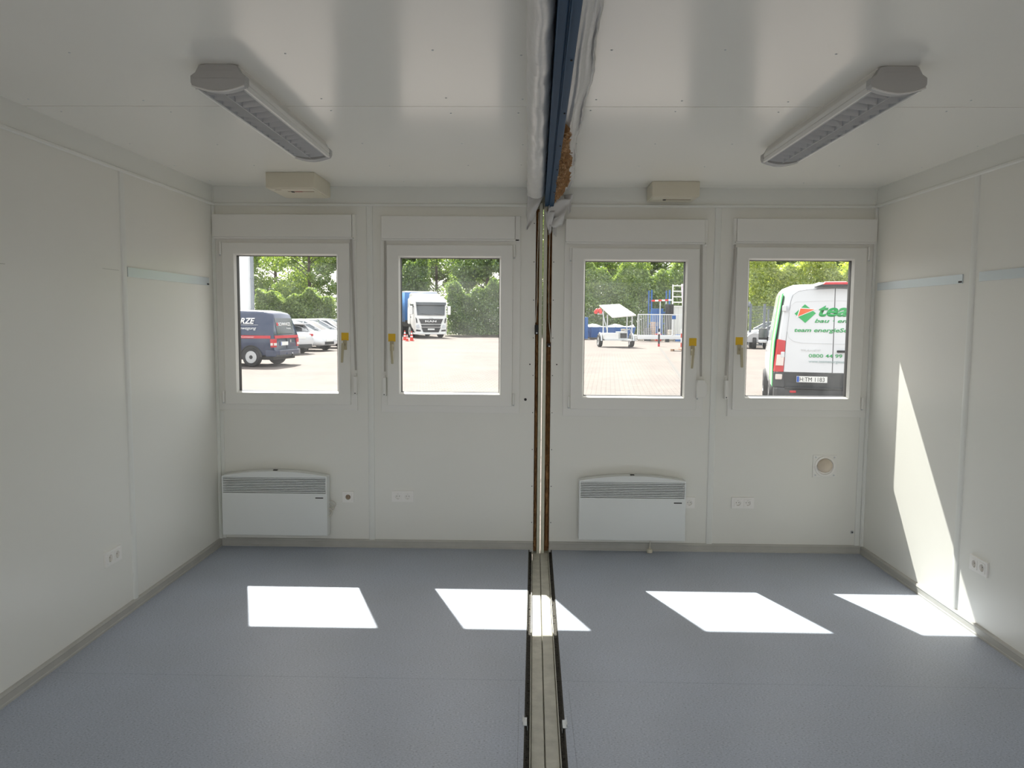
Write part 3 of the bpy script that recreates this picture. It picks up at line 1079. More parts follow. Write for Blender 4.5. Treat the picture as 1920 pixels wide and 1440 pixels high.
# ------------------------------------------------------------------ sockets
def socket(n, label, loc, rz, group=None, well=None):
    r = empty('wall_socket', loc, rz, label, 'socket', group)
    w = 0.0405 if n == 1 else 0.080
    cs = [0.0] if n == 1 else [-0.0355, 0.0355]
    q_ = 0.0275
    cp = MB()
    cp.box(-w, w, -0.010, 0.0, q_, 0.0405).box(-w, w, -0.010, 0.0, -0.0405, -q_)
    edges = [-w] + [v for c_ in cs for v in (c_ - q_, c_ + q_)] + [w]
    for e0_, e1_ in zip(edges[0::2], edges[1::2]):
        cp.box(e0_, e1_, -0.010, 0.0, -q_, q_)
    cp.build('cover_plate', M_SOCK, r)
    for x in cs:
        # square insert with a round hole through it
        n_, rh = 32, 0.0196
        ci = [(rh * math.cos(2 * math.pi * q / n_), rh * math.sin(2 * math.pi * q / n_)) for q in range(n_)]
        sq = [(u * (q_ - 0.0004) / max(abs(u), abs(v)), v * (q_ - 0.0004) / max(abs(u), abs(v))) for u, v in ci]
        yf, yb_ = -0.0125, -0.0002
        vs = [(x + u, y_, v) for ring_, y_ in ((ci, yf), (sq, yf), (ci, yb_), (sq, yb_)) for u, v in ring_]
        fs = []
        for q in range(n_):
            p_ = (q + 1) % n_
            fs += [(q, p_, n_ + p_, n_ + q), (2 * n_ + q, 3 * n_ + q, 3 * n_ + p_, 2 * n_ + p_), (q, 2 * n_ + q, 2 * n_ + p_, p_), (n_ + q, n_ + p_, 3 * n_ + p_, 3 * n_ + q)]
        ins = MB().quad_list(vs, fs).build('insert', M_SOCK, r, smooth=30)
        MB().cyl((x, -0.0002, 0), (x, -0.0015, 0), rh, n=n_).build('well', well or M_SOCK2, ins)
        for s in (-1, 1):
            MB().cyl((x + s * 0.0095, -0.0013, 0), (x + s * 0.0095, -0.0020, 0), 0.0026, n=10).build('pin_hole', M_BLACK, ins)
            MB().box(x - 0.0022, x + 0.0022, -0.0118, -0.0010, s * 0.0186 - 0.0014, s * 0.0186 + 0.0010).build('earth_clip', M_BRASS, ins)
    return r


M_WELLB = mat('socket_well_brown', (0.30, 0.22, 0.15), 0.5)
M_WELLL = mat('socket_well_light', (0.84, 0.82, 0.78), 0.35)
socket(1, 'single wall socket with brownish well next to the cable loops', (-1.399, D, 0.375), 0, None, M_WELLB)
socket(2, 'double wall socket alone between joint strip and open centre gap', (-0.997, D, 0.384), 0, None, M_WELLL)
socket(1, 'single wall socket close against the heater with dangling plug', (1.092, D, 0.362), 0, None, M_WELLL)
socket(2, 'double wall socket below the window overlooking the delivery van', (1.479, D, 0.365), 0, None, M_WELLL)
socket(2, 'double wall socket on the plain side wall with one magnetic strip', (-HW, 4.016, 0.378), R(90))
socket(2, 'double wall socket on the sunlit side wall', (HW, 4.050, 0.377), R(-90))

# round vent
vt = empty('round_vent', (2.060, D, 0.640), 0, 'square plated vent with tilted round cream cap below the window', 'vent')
MB().box(-0.086, 0.086, -0.006, 0.0, -0.082, 0.082).build('mounting_plate', M_PVC, vt, bevel=0.002)
for sx in (-1, 1):
    for sz in (-1, 1):
        MB().cyl((sx * 0.066, -0.006, sz * 0.065), (sx * 0.066, -0.009, sz * 0.065), 0.006, n=10).build('screw', M_GALV, vt)
tm = Matrix.Translation((0, -0.006, 0)) @ Matrix.Rotation(R(90), 4, 'X')
MB().lathe([(0.075, 0.0), (0.073, 0.006), (0.060, 0.008), (0.056, 0.002), (0.01, 0.002)], tm, 32).build('vent_ring', M_SOCK, vt, smooth=40)
tm2 = Matrix.Translation((-0.006, -0.026, 0.006)) @ Matrix.Rotation(R(90), 4, 'X') @ Matrix.Rotation(R(-30), 4, 'Y') @ Matrix.Rotation(R(-24), 4, 'X')
MB().lathe([(0.02, -0.006), (0.050, 0.0), (0.051, 0.010), (0.046, 0.020), (0.030, 0.027), (0.0, 0.029)], tm2, 32).build('vent_cap', mat('vent_cap_beige', (0.68, 0.585, 0.47), 0.4), vt, smooth=50)

kn = empty('wall_button', (2.278, D, 0.156), 0, 'small round grey fixing button low on the window wall', 'fixing')
MB().cyl((0, 0, 0), (0, -0.004, 0), 0.013, 0.011, 16).build('rosette', M_GALV, kn, smooth=40)
MB().cyl((0, -0.004, 0), (0, -0.007, 0), 0.006, 0.005, 12).build('screw_head', M_DARK, kn)

# magnetic strips on the side walls
def strip(label, side, y0, y1, z0, z1, markend):
    x = side * HW
    r = empty('magnetic_strip', (x, (y0 + y1) / 2, z0), 0, label, 'strip', 'magnetic strips on the side walls')
    L = (y1 - y0) / 2
    xa, xb = sorted((0, -side * 0.006))
    MB().box(xa, xb, -L, L, 0, z1 - z0).build('steel_strip', M_ALU, r, bevel=0.001)
    xa, xb = sorted((-side * 0.006, -side * 0.0068))
    MB().box(xa, xb, -L, L, z1 - z0 - 0.003, z1 - z0).build('edge_line', M_GALV, r)
    if markend:
        e = markend * (L - 0.02)
        MB().box(xa, xb, e - 0.018, e + 0.018, 0.004, 0.014).build('maker_mark', M_DARK, r)
    return r


strip('pale steel magnetic strip on the plain side wall', -1, 4.278, 5.372, 1.905, 1.960, 1)
strip('pale steel magnetic strip between corner and joint strip of sunlit wall', 1, 4.360, 5.405, 1.900, 1.952, -1)
strip('pale steel magnetic strip beyond the joint strip, away from the windows', 1, 3.105, 4.202, 1.903, 1.955, 0)

# ------------------------------------------------------------------ ceiling lamps
def lamp(x, y0, y1, label):
    r = empty('ceiling_lamp', (x, (y0 + y1) / 2, H), 0, label, 'ceiling lamp', 'louvred ceiling lamps')
    L = (y1 - y0) / 2
    hw = 0.098
    zb = -0.083
    # white side housings with steps
    for s in (-1, 1):
        prof = [(s * 0.070, -0.004), (s * 0.080, -0.020), (s * hw, -0.045), (s * hw, -0.062), (s * (hw - 0.004), -0.064), (s * hw, -0.067), (s * (hw - 0.003), zb), (s * (hw - 0.012), zb), (s * (hw - 0.014), -0.040), (s * 0.060, -0.010)]
        MB().prism(prof, 1, -L + 0.03, L - 0.03).build('side_rail', M_LAMPW, r)
    MB().box(-0.072, 0.072, -L + 0.02, L - 0.02, -0.012, 0.0).build('mounting_tray', M_LAMPW, r)
    for s in (-1, 1):
        cap = [(-0.045, 0.0), (-0.070, -0.004), (-0.084, -0.030), (-0.102, -0.042), (-0.102, -0.066), (-0.096, -0.078)]
        low = [(-0.096 + 0.192 * k / 10, -0.078 - 0.020 * math.sin(math.pi * k / 10)) for k in range(1, 10)]
        prof = cap + low + [(-u, v) for u, v in cap[::-1]]
        ya, yb = sorted((s * L, s * (L - 0.045)))
        ec = MB().prism(prof, 1, ya, yb).build('end_cap', M_LAMP, r, bevel=0.003)
        ya, yb = sorted((s * (L + 0.0008), s * (L - 0.01)))
        MB().box(-0.055, 0.055, ya, yb, -0.024, -0.0225).build('cap_groove', M_LAMP, ec)
        MB().box(-0.094, 0.094, ya, yb, -0.0515, -0.0505).build('cap_groove', M_LAMP, ec)
        rim = MB().tube([(u * 1.0, s * (L - 0.001), v - 0.001) for u, v in [(-0.097, -0.077)] + low + [(0.097, -0.077)]], 0.0038, 6)
        rim.build('cap_rim', M_LAMPW, ec, smooth=60)
    # reflector backing and two tubes above the louvre
    MB().box(-0.082, 0.082, -L + 0.04, L - 0.04, -0.030, -0.024).build('reflector', M_LOUV, r)
    for s in (-1, 1):
        MB().cyl((s * 0.042, -L + 0.05, -0.048), (s * 0.042, L - 0.05, -0.048), 0.013, n=14).build('fluorescent_tube', M_TUBE, r, smooth=40)
    # louvre: long sides, a bowed centre ridge and cross blades
    for s in (-1, 1):
        MB().hexa([(s * 0.084, -L + 0.045, zb), (s * 0.080, -L + 0.045, zb), (s * 0.080, L - 0.045, zb), (s * 0.084, L - 0.045, zb)],
                  [(s * 0.078, -L + 0.045, -0.032), (s * 0.070, -L + 0.045, -0.032), (s * 0.070, L - 0.045, -0.032), (s * 0.078, L - 0.045, -0.032)]).build('louvre_side', M_LOUV, r)
    MB().prism([(-0.001, -0.092), (0.001, -0.092), (0.014, -0.036), (-0.014, -0.036)], 1, -L + 0.045, L - 0.045).build('louvre_ridge', M_LOUV, r)
    nb = 15
    b0 = None
    for k in range(nb):
        y = -L + 0.085 + (2 * L - 0.17) * k / (nb - 1)
        for s in (-1, 1):
            if b0 is None:
                xs_ = [0.004 + 0.078 * q / 5 for q in range(6)]
                zz = [-0.093 + 0.010 * (q / 5) ** 1.6 for q in range(6)]
                m = MB()
                for q in range(5):
                    m.hexa([(xs_[q], -0.0004, zz[q]), (xs_[q + 1], -0.0004, zz[q + 1]), (xs_[q + 1], 0.0004, zz[q + 1]), (xs_[q], 0.0004, zz[q])],
                           [(xs_[q], -0.017, -0.040), (xs_[q + 1], -0.017, -0.040), (xs_[q + 1], 0.017, -0.040), (xs_[q], 0.017, -0.040)])
                b0 = m.build('louvre_blade', M_LOUV, r, smooth=30)
                b0.location = (0, y, 0)
                b0.scale = (s, 1, 1)
            else:
                share(b0, r, (0, y, 0), None, (s, 1, 1))
    return r


lamp(-1.245, 2.87, 4.13, 'long grey louvred ceiling lamp nearer the plain side wall')
lamp(1.255, 2.89, 4.22, 'long grey louvred ceiling lamp nearer the sunlit side wall')

# cream boxes on the ceiling
def cbox(x0, x1, y0, y1, label, red):
    xc, yc = (x0 + x1) / 2, (y0 + y1) / 2
    r = empty('ceiling_vent_box', (xc, yc, H), 0, label, 'ventilation box', 'cream ventilation boxes on the ceiling')
    w, l = (x1 - x0) / 2, (y1 - y0) / 2
    MB().box(-w, w, -l, l, -0.100, 0.0).build('housing', M_CREAM, r, bevel=0.004)
    MB().box(-w + 0.012, w - 0.012, -l + 0.012, l - 0.012, -0.104, -0.099).build('bottom_cover', M_CREAM, r, bevel=0.002)
    sl = MB().box(-0.05 if red else -0.07, w - 0.035, -l + 0.105, -l + 0.130, -0.1046, -0.103).build('slide_slot', M_WELLB, r)
    MB().box(-0.005 - (0.06 if not red else 0.02), 0.012 - (0.06 if not red else 0.02), -l + 0.104, -l + 0.131, -0.108, -0.1045).build('slide_knob', M_BLACK, sl)
    if red:
        MB().box(-0.002, 0.045, -l + 0.106, -l + 0.129, -0.1055, -0.1045).build('red_mark', M_RED, sl)
        MB().box(-w + 0.045, -w + 0.085, -l + 0.045, -l + 0.055, -0.1048, -0.1035).build('label_mark', M_WELLB, r)
    return r


cbox(-1.782, -1.467, 4.94, 5.342, 'cream ventilation box with red slider mark beside the grey lamp', True)
cbox(0.735, 1.052, 5.215, 5.455, 'cream ventilation box with plain dark slider against the fascia', False)

# ================================================================== outside
def gz(y):
    return -0.28 + 0.01 * y            # the yard falls gently towards the containers


M_PAVE = paving()
gy0, gy1 = -45.0, 160.0
yd = MB().quad_list([(-140, gy0, gz(gy0)), (140, gy0, gz(gy0)), (140, gy1, gz(gy1)), (-140, gy1, gz(gy1))], [(0, 1, 2, 3)]).build('ground', M_PAVE)
tag(yd, 'pale brick paved yard outside the windows', None, None, 'structure')
M_CONC = mat('concrete_grey', (0.115, 0.10, 0.09), 0.85, var=0.15, vscale=3)
M_ASPH = mat('soil_dark', (0.10, 0.085, 0.06), 0.95, var=0.4, vscale=2)
M_SLOTSHADE = mat('drain_slot_shade', (0.07, 0.065, 0.06), 0.7)  # dark tone standing in for shade in the drain slot
# drain line across the yard
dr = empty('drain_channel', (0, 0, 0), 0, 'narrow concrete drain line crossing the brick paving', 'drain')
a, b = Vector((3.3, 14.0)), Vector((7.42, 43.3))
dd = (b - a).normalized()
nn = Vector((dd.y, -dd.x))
for o0, o1, mm, zz in ((-0.09, 0.09, M_CONC, 0.003), (-0.03, 0.03, M_SLOTSHADE, 0.005)):
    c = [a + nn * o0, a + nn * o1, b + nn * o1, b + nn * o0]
    MB().hexa([(p.x, p.y, gz(p.y) - 0.05) for p in c], [(p.x, p.y, gz(p.y) + zz) for p in c]).build('channel_kerb' if mm is M_CONC else 'slot_shade_strip', mm, dr)  # dark strip lies on top, its colour replaces the slot's shade
# planted strip under the trees
for xa, xb, lab in ((-60, -15.5, 'dark soil strip under the trees behind the white cars'), (-6.6, 60, 'dark soil strip under hedge and trees beside the lorry')):
    vg = MB().hexa([(xa, 60, gz(60) - .3), (xb, 60, gz(60) - .3), (xb, 130, gz(130) - .3), (xa, 130, gz(130) - .3)],
                   [(xa, 60, gz(60) + .06), (xb, 60, gz(60) + .06), (xb, 130, gz(130) + .06), (xa, 130, gz(130) + .06)]).build('ground_strip', M_ASPH)
    tag(vg, lab, None, None, 'structure')

# ------------------------------------------------------------------ vehicle paint
def paint(name, col, rough=0.25):
    return mat(name, col, rough, coat=0.6)


P_WHITE = paint('paint_white', (0.64, 0.65, 0.675))
P_NAVY = paint('paint_navy', (0.012, 0.026, 0.072))
P_TRUCKW = paint('paint_truck_white', (0.78, 0.78, 0.77))
M_TINT = mat('tinted_glass', (0.03, 0.04, 0.05), 0.06, spec=0.8)
M_TYRE = mat('tyre_rubber', (0.022, 0.022, 0.023), 0.8)
M_RIM = mat('steel_rim', (0.50, 0.51, 0.52), 0.35, metal=0.5)
M_PLAST = mat('black_plastic', (0.018, 0.019, 0.021), 0.55)
M_GREYP = mat('grey_plastic', (0.035, 0.037, 0.04), 0.5)
M_TAIL = mat('tail_lens', (0.50, 0.022, 0.03), 0.15)
M_TAILW = mat('tail_clear', (0.70, 0.62, 0.58), 0.15)
M_GREEN = mat('print_green', (0.02, 0.36, 0.09), 0.4)
M_ORANGE = mat('print_orange', (0.75, 0.12, 0.03), 0.4)
M_GREYT = mat('print_grey', (0.32, 0.42, 0.42), 0.4)
M_PRINTW = mat('print_white', (0.82, 0.82, 0.82), 0.4)
M_PRINTR = mat('print_red', (0.55, 0.035, 0.05), 0.4)
M_PLATE = mat('number_plate', (0.78, 0.78, 0.76), 0.4)
M_EU = mat('plate_blue', (0.02, 0.10, 0.45), 0.4)
M_INK = mat('plate_ink', (0.01, 0.01, 0.012), 0.5)
M_CHROME = mat('chrome', (0.60, 0.60, 0.62), 0.15, metal=0.9)
M_HEADL = mat('headlamp', (0.55, 0.58, 0.62), 0.1)
M_SEAM = mat('door_seam', (0.16, 0.16, 0.17), 0.6)


def ring(y, z0, zt, wb_, wm, wt, zm, r=0.10, cr=0.03, yt=None):
    """closed body section; yt = y of the top edge (leaning ends)"""
    def yy(z):
        return y if yt is None else y + (yt - y) * max(0.0, (z - zm) / max(1e-6, zt - zm))
    half = [(wb_ * 0.75, z0), (wb_, z0 + 0.06), (wm, zm * 0.55 + z0 * 0.45), (wm, zm), ((wm * 0.45 + wt * 0.55), zm + (zt - zm) * 0.55),
            (wt, zt - r), (wt - r * 0.30, zt - r * 0.30), (wt - r, zt - r * 0.02)]
    return [(x, yy(z), z) for x, z in half] + [(0, yy(zt + cr), zt + cr)] + [(-x, yy(z), z) for x, z in half[::-1]]


def wheel(parent, x, y, r, w, side, rim=None, name='wheel'):
    """side: +1 outer face towards +x"""
    m = Matrix.Translation((x, y, r)) @ Matrix.Rotation(R(90) * side, 4, 'Y')
    t = MB().lathe([(r * 0.62, -w / 2), (r * 0.93, -w / 2), (r, -w * 0.33), (r, w * 0.33), (r * 0.93, w / 2), (r * 0.66, w / 2), (r * 0.62, w * 0.30)], m, 28).build(name, M_TYRE, parent, smooth=35)
    MB().lathe([(r * 0.64, w * 0.46), (r * 0.60, w * 0.48), (r * 0.56, w * 0.28), (r * 0.40, w * 0.36), (r * 0.22, w * 0.40), (r * 0.18, w * 0.46), (0.001, w * 0.46)], m, 28).build('rim', rim or M_RIM, t, smooth=30)
    MB().lathe([(r * 0.21, w * 0.44), (r * 0.19, w * 0.49), (0.001, w * 0.50)], m, 16).build('hub_cap', M_PLAST, t, smooth=40)
    for k in range(10):
        a_ = 2 * math.pi * k / 10
        c = m @ Vector((r * 0.47 * math.cos(a_), r * 0.47 * math.sin(a_), w * 0.318))
        d = (m.to_3x3() @ Vector((0, 0, 1))) * 0.02
        MB().cyl(c, c + d, r * 0.055, n=8).build('rim_hole', M_PLAST, t)
    return t


def plate(parent, mtx, s, w=0.52, h=0.11, textw=0.42):
    p = MB().box(0, w, 0, h, 0, 0.012, mtx).build('number_plate', M_PLATE, parent)
    MB().box(0.004, 0.045, 0.005, h - 0.005, 0.012, 0.0135, mtx).build('plate_band', M_EU, p)
    if s:
        text('plate_text', s, M_INK, p, mtx @ Matrix.Translation((0.055, 0.017, 0.012)), 0.075, textw, 0, 0.0, 0.002)
    return p


# ------------------------------------------------------------------ white and green delivery van (rear towards the room)
def delivery_van():
    r = empty('delivery_van', (5.385, 13.76, gz(13.8)), R(-15.4), 'white delivery van with green lettering and sloping green stripe', 'van')
    W_ = 0.97
    st = []
    for y, z0, zt, wb_, wm, wt, zm, rr, yt in (
            (0.02, 0.50, 2.40, 0.90, 0.94, 0.80, 1.00, 0.16, 0.10),
            (0.06, 0.47, 2.46, 0.93, 0.98, 0.83, 1.00, 0.16, 0.14),
            (0.30, 0.45, 2.50, 0.95, 1.00, 0.85, 1.02, 0.16, 0.34),
            (2.00, 0.42, 2.53, 0.95, 1.01, 0.86, 1.05, 0.16, None),
            (3.60, 0.40, 2.52, 0.95, 1.01, 0.85, 1.08, 0.16, None),
            (4.10, 0.38, 2.42, 0.95, 1.01, 0.82, 1.10, 0.16, None),
            (4.75, 0.38, 1.75, 0.94, 1.00, 0.80, 1.12, 0.10, None),
            (5.20, 0.38, 1.28, 0.92, 0.97, 0.78, 0.95, 0.10, None),
            (5.48, 0.38, 1.05, 0.84, 0.90, 0.70, 0.80, 0.10, None),
            (5.55, 0.42, 0.85, 0.74, 0.80, 0.66, 0.68, 0.05, None)):
        st.append(ring(y, z0, zt, wb_, wm, wt, zm, rr, 0.02, yt))
    body = MB().loft(st).build('body', P_WHITE, r, smooth=50)
    rear = Matrix(((1, 0, 0, 0), (0, 0, -1, 0.0), (0, 1, 0, 0), (0, 0, 0, 1)))   # text plane: x right, y up, facing -y
    lean = 0.045

    def RP(x, z, d=0.0):                       # point on the rear doors (they lean in a little towards the roof)
        return Vector((x, 0.006 - d + max(0.0, (z - 1.0)) * lean, z))

    def RM(x, z, d=0.0):
        up_ = Vector((0, lean if z > 1.0 else 0.0, 1)).normalized()
        m = frame_mtx(RP(x, z, d), (1, 0, 0), up_)
        return m
    # two rear doors as skins with rounded upper corners
    for s, (xa, xb) in ((-1, (-0.80, -0.004)), (1, (0.004, 0.80))):
        top = 2.40
        pr = []
        if s < 0:
            pr = [(-0.004, 0.905), (-0.004, top + .02), (-0.45, top), (-0.62, top - 0.03), (-0.71, top - 0.10), (-0.745, top - 0.22), (-0.80, 1.5), (-0.825, 0.905)]
        else:
            pr = [(0.825, 0.905), (0.80, 1.5), (0.745, top - 0.22), (0.71, top - 0.10), (0.62, top - 0.03), (0.45, top), (0.004, top + .02), (0.004, 0.905)]
        vs = [RP(x, z, 0.004) for x, z in pr] + [RP(x, z, -0.06) for x, z in pr]
        n = len(pr)
        fs = [tuple(range(n)), tuple(range(n, 2 * n))[::-1]] + [(k, (k + 1) % n, n + (k + 1) % n, n + k) for k in range(n)]
        dor = MB().quad_list(vs, fs).build('rear_door', P_WHITE, r, bevel=0.006)
        # outline of the door and of the pressed upper field
        MB().tube([RP(x, z, 0.003) for x, z in pr], 0.004, 5).build('door_seam', M_SEAM, dor)
        fld = [(s * 0.02, 2.20), (s * 0.66, 2.18), (s * 0.735, 2.12), (s * 0.765, 1.98), (s * 0.79, 1.66), (s * 0.76, 1.54), (s * 0.68, 1.47), (s * 0.55, 1.44), (s * 0.02, 1.43)]
        MB().tube([RP(x, z, 0.005) for x, z in fld], 0.004, 5).build('pressing_line', P_WHITE, dor)
    hd = MB().box(0.06, 0.24, -0.035, 0.0, 1.275, 1.315).build('door_handle', M_PLAST, r, bevel=0.01)
    for z in (2.06, 1.22):
        MB().box(-0.885, -0.815, -0.005, 0.10, z - 0.055, z + 0.055).build('door_hinge', P_WHITE, r, bevel=0.015)
    # lettering
    dmd = [(-0.67, 1.965), (-0.50, 2.135), (-0.31, 1.975), (-0.485, 1.80)]

    def poly(nm, pts, mm, d):
        n = len(pts)
        vs = [RP(x, z, d) for x, z in pts] + [RP(x, z, d - 0.003) for x, z in pts]
        fs = [tuple(range(n)), tuple(range(n, 2 * n))[::-1]] + [(k, (k + 1) % n, n + (k + 1) % n, n + k) for k in range(n)]
        return MB().quad_list(vs, fs).build(nm, mm, r)
    lg = poly('logo_diamond', dmd, M_GREEN, 0.009)
    poly('logo_edge', [(-0.635, 1.895), (-0.585, 2.073), (-0.29, 2.052)], M_PRINTW, 0.0115)
    poly('logo_triangle', [(-0.615, 1.915), (-0.573, 2.060), (-0.335, 2.043)], M_ORANGE, 0.014)
    text('lettering', 'team', M_GREEN, r, RM(-0.265, 1.925, 0.008), 0.215, 0.80, 0.28, 0.030)
    text('lettering', 'bau \u00b7 energie', M_GREEN, r, RM(-0.325, 1.808, 0.008), 0.066, 0.88, 0.28, 0.018)
    text('lettering', 'team energieService', M_GREEN, r, RM(-0.665, 1.638, 0.008), 0.070, 1.18, 0.20, 0.018)
    text('lettering', '0800 44 99 7', M_GREEN, r, RM(-0.405, 1.180, 0.008), 0.062, 0.66, 0.0, 0.004)
    text('lettering', 'www.teamenergieserv', M_GREYT, r, RM(-0.405, 1.085, 0.008), 0.052, 0.66, 0.0, 0.0)
    text('model_badge', 'TRANSIT', M_CHROME, r, RM(-0.55, 1.292, 0.008), 0.030, 0.345, 0.1, 0.0, 0.006)
    # lower black band with plate
    bb = MB().box(-0.86, 0.86, -0.012, 0.05, 0.60, 0.900).build('lower_trim', M_GREYP, r, bevel=0.01)
    plate(r, frame_mtx((-0.600, -0.013, 0.727), (1, 0, 0), (0, 0, 1)), 'H:TM 1183')
    bp_ = [(-0.99, 0.20), (-0.985, 0.02), (-0.93, -0.06), (-0.80, -0.10), (0.80, -0.10), (0.93, -0.06), (0.985, 0.02), (0.99, 0.20)]
    MB().prism(bp_, 2, 0.44, 0.62).build('bumper', M_GREYP, r, bevel=0.02)
    MB().prism([(-0.80, -0.115), (0.80, -0.115), (0.80, -0.05), (-0.80, -0.05)], 2, 0.60, 0.640).build('bumper_step', M_PLAST, r, bevel=0.01)
    for s in (-1, 1):
        MB().box(s * 0.66 - 0.055, s * 0.66 + 0.055, -0.112, -0.09, 0.535, 0.578).build('reflector', M_TAIL, r, bevel=0.012)
        # bumper corner
        MB().hexa([(s * 0.80, -0.05, 0.62), (s * 1.0, 0.03, 0.62), (s * 1.0, 0.25, 0.62), (s * 0.80, 0.25, 0.62)],
                  [(s * 0.82, -0.02, 0.90), (s * 1.0, 0.03, 0.90), (s * 1.0, 0.25, 0.90), (s * 0.82, 0.25, 0.90)]).build('bumper_corner', M_GREYP, r, bevel=0.02)
        MB().box(s * 0.905 - 0.06, s * 0.905 + 0.06, -0.022, 0.02, 0.765, 0.865).build('corner_lamp', M_TAILW, r, bevel=0.012)
        # tall tail lamp
        tl = MB().hexa([(s * 0.828, -0.012, 0.905), (s * 0.990, 0.012, 0.905), (s * 1.012, 0.14, 0.905), (s * 0.83, 0.14, 0.905)],
                       [(s * 0.806, 0.012, 1.475), (s * 0.935, 0.045, 1.50), (s * 0.965, 0.17, 1.50), (s * 0.81, 0.17, 1.475)]).build('tail_lamp', M_TAIL, r, bevel=0.012)
        MB().hexa([(s * 0.835, -0.016, 1.02), (s * 0.965, 0.006, 1.02), (s * 0.965, 0.05, 1.02), (s * 0.835, 0.05, 1.02)],
                  [(s * 0.822, -0.004, 1.22), (s * 0.948, 0.018, 1.22), (s * 0.948, 0.06, 1.22), (s * 0.822, 0.06, 1.22)]).build('clear_lens', M_TAILW, tl, bevel=0.006)
        # green and orange stripes climbing the rear pillar
        def pil(nm, d0, d1, mm, o):
            pts = []
            for z, base in ((0.62, 1.006), (1.05, 1.006), (1.45, 0.985), (1.85, 0.932), (2.15, 0.893), (2.34, 0.866)):
                pts.append((z, base + o))
            vs = []
            for z, x in pts:
                vs += [(s * x, d0 + (z - 1) * 0.05, z), (s * x, d1 + (z - 1) * 0.05, z)]
            fs = [(2 * k, 2 * k + 1, 2 * k + 3, 2 * k + 2) for k in range(len(pts) - 1)]
            o_ = MB().quad_list(vs, fs).build(nm, mm, r)
            sl = o_.modifiers.new('thickness', 'SOLIDIFY')
            sl.thickness = 0.004
        pil('green_stripe', 0.10, 0.55, M_GREEN, 0.006)
        pil('white_stripe', 0.55, 0.80, M_PRINTW, 0.006)
        pil('orange_stripe', 0.80, 1.25, mat('print_peach', (0.62, 0.36, 0.22), 0.4), 0.006)
        pil('green_stripe', 1.25, 1.6, M_GREEN, 0.006)
        for yw in (1.05, 4.55):
            wheel(r, s * 0.93, yw, 0.35, 0.22, s)
        # mirror
        mi = MB().box(s * 1.08 - 0.10, s * 1.08 + 0.10, 4.22, 4.34, 1.38, 1.66).build('door_mirror', M_PLAST, r, bevel=0.03)
        MB().box(s * 1.08 - 0.09, s * 1.08 + 0.09, 4.212, 4.222, 1.44, 1.64).build('mirror_glass', M_TINT, mi)
        MB().box(s * 1.08 - 0.10, s * 1.08 + 0.10, 4.215, 4.35, 1.32, 1.40).build('mirror_cap', P_WHITE, mi, bevel=0.03)
        MB().box(min(s * 0.9, s * 1.0), max(s * 0.9, s * 1.0), 4.26, 4.32, 1.36, 1.46).build('mirror_arm', M_PLAST, mi)
    # roof lamp bar
    rl = MB().hexa([(-0.36, -0.07, 2.445), (0.36, -0.07, 2.445), (0.36, 0.30, 2.51), (-0.36, 0.30, 2.51)],
                   [(-0.20, -0.05, 2.500), (0.20, -0.05, 2.500), (0.26, 0.30, 2.545), (-0.26, 0.30, 2.545)]).build('roof_lamp', M_PLAST, r, bevel=0.008)
    MB().hexa([(-0.22, -0.066, 2.482), (0.22, -0.066, 2.482), (0.22, 0.10, 2.50), (-0.22, 0.10, 2.50)],
              [(-0.18, -0.045, 2.525), (0.18, -0.045, 2.525), (0.18, 0.10, 2.545), (-0.18, 0.10, 2.545)]).build('brake_lens', M_TAIL, rl, bevel=0.008)
    MB().box(-0.86, 0.86, 0.05, 5.3, 0.30, 0.46).build('chassis', M_PLAST, r)
    return r


delivery_van()


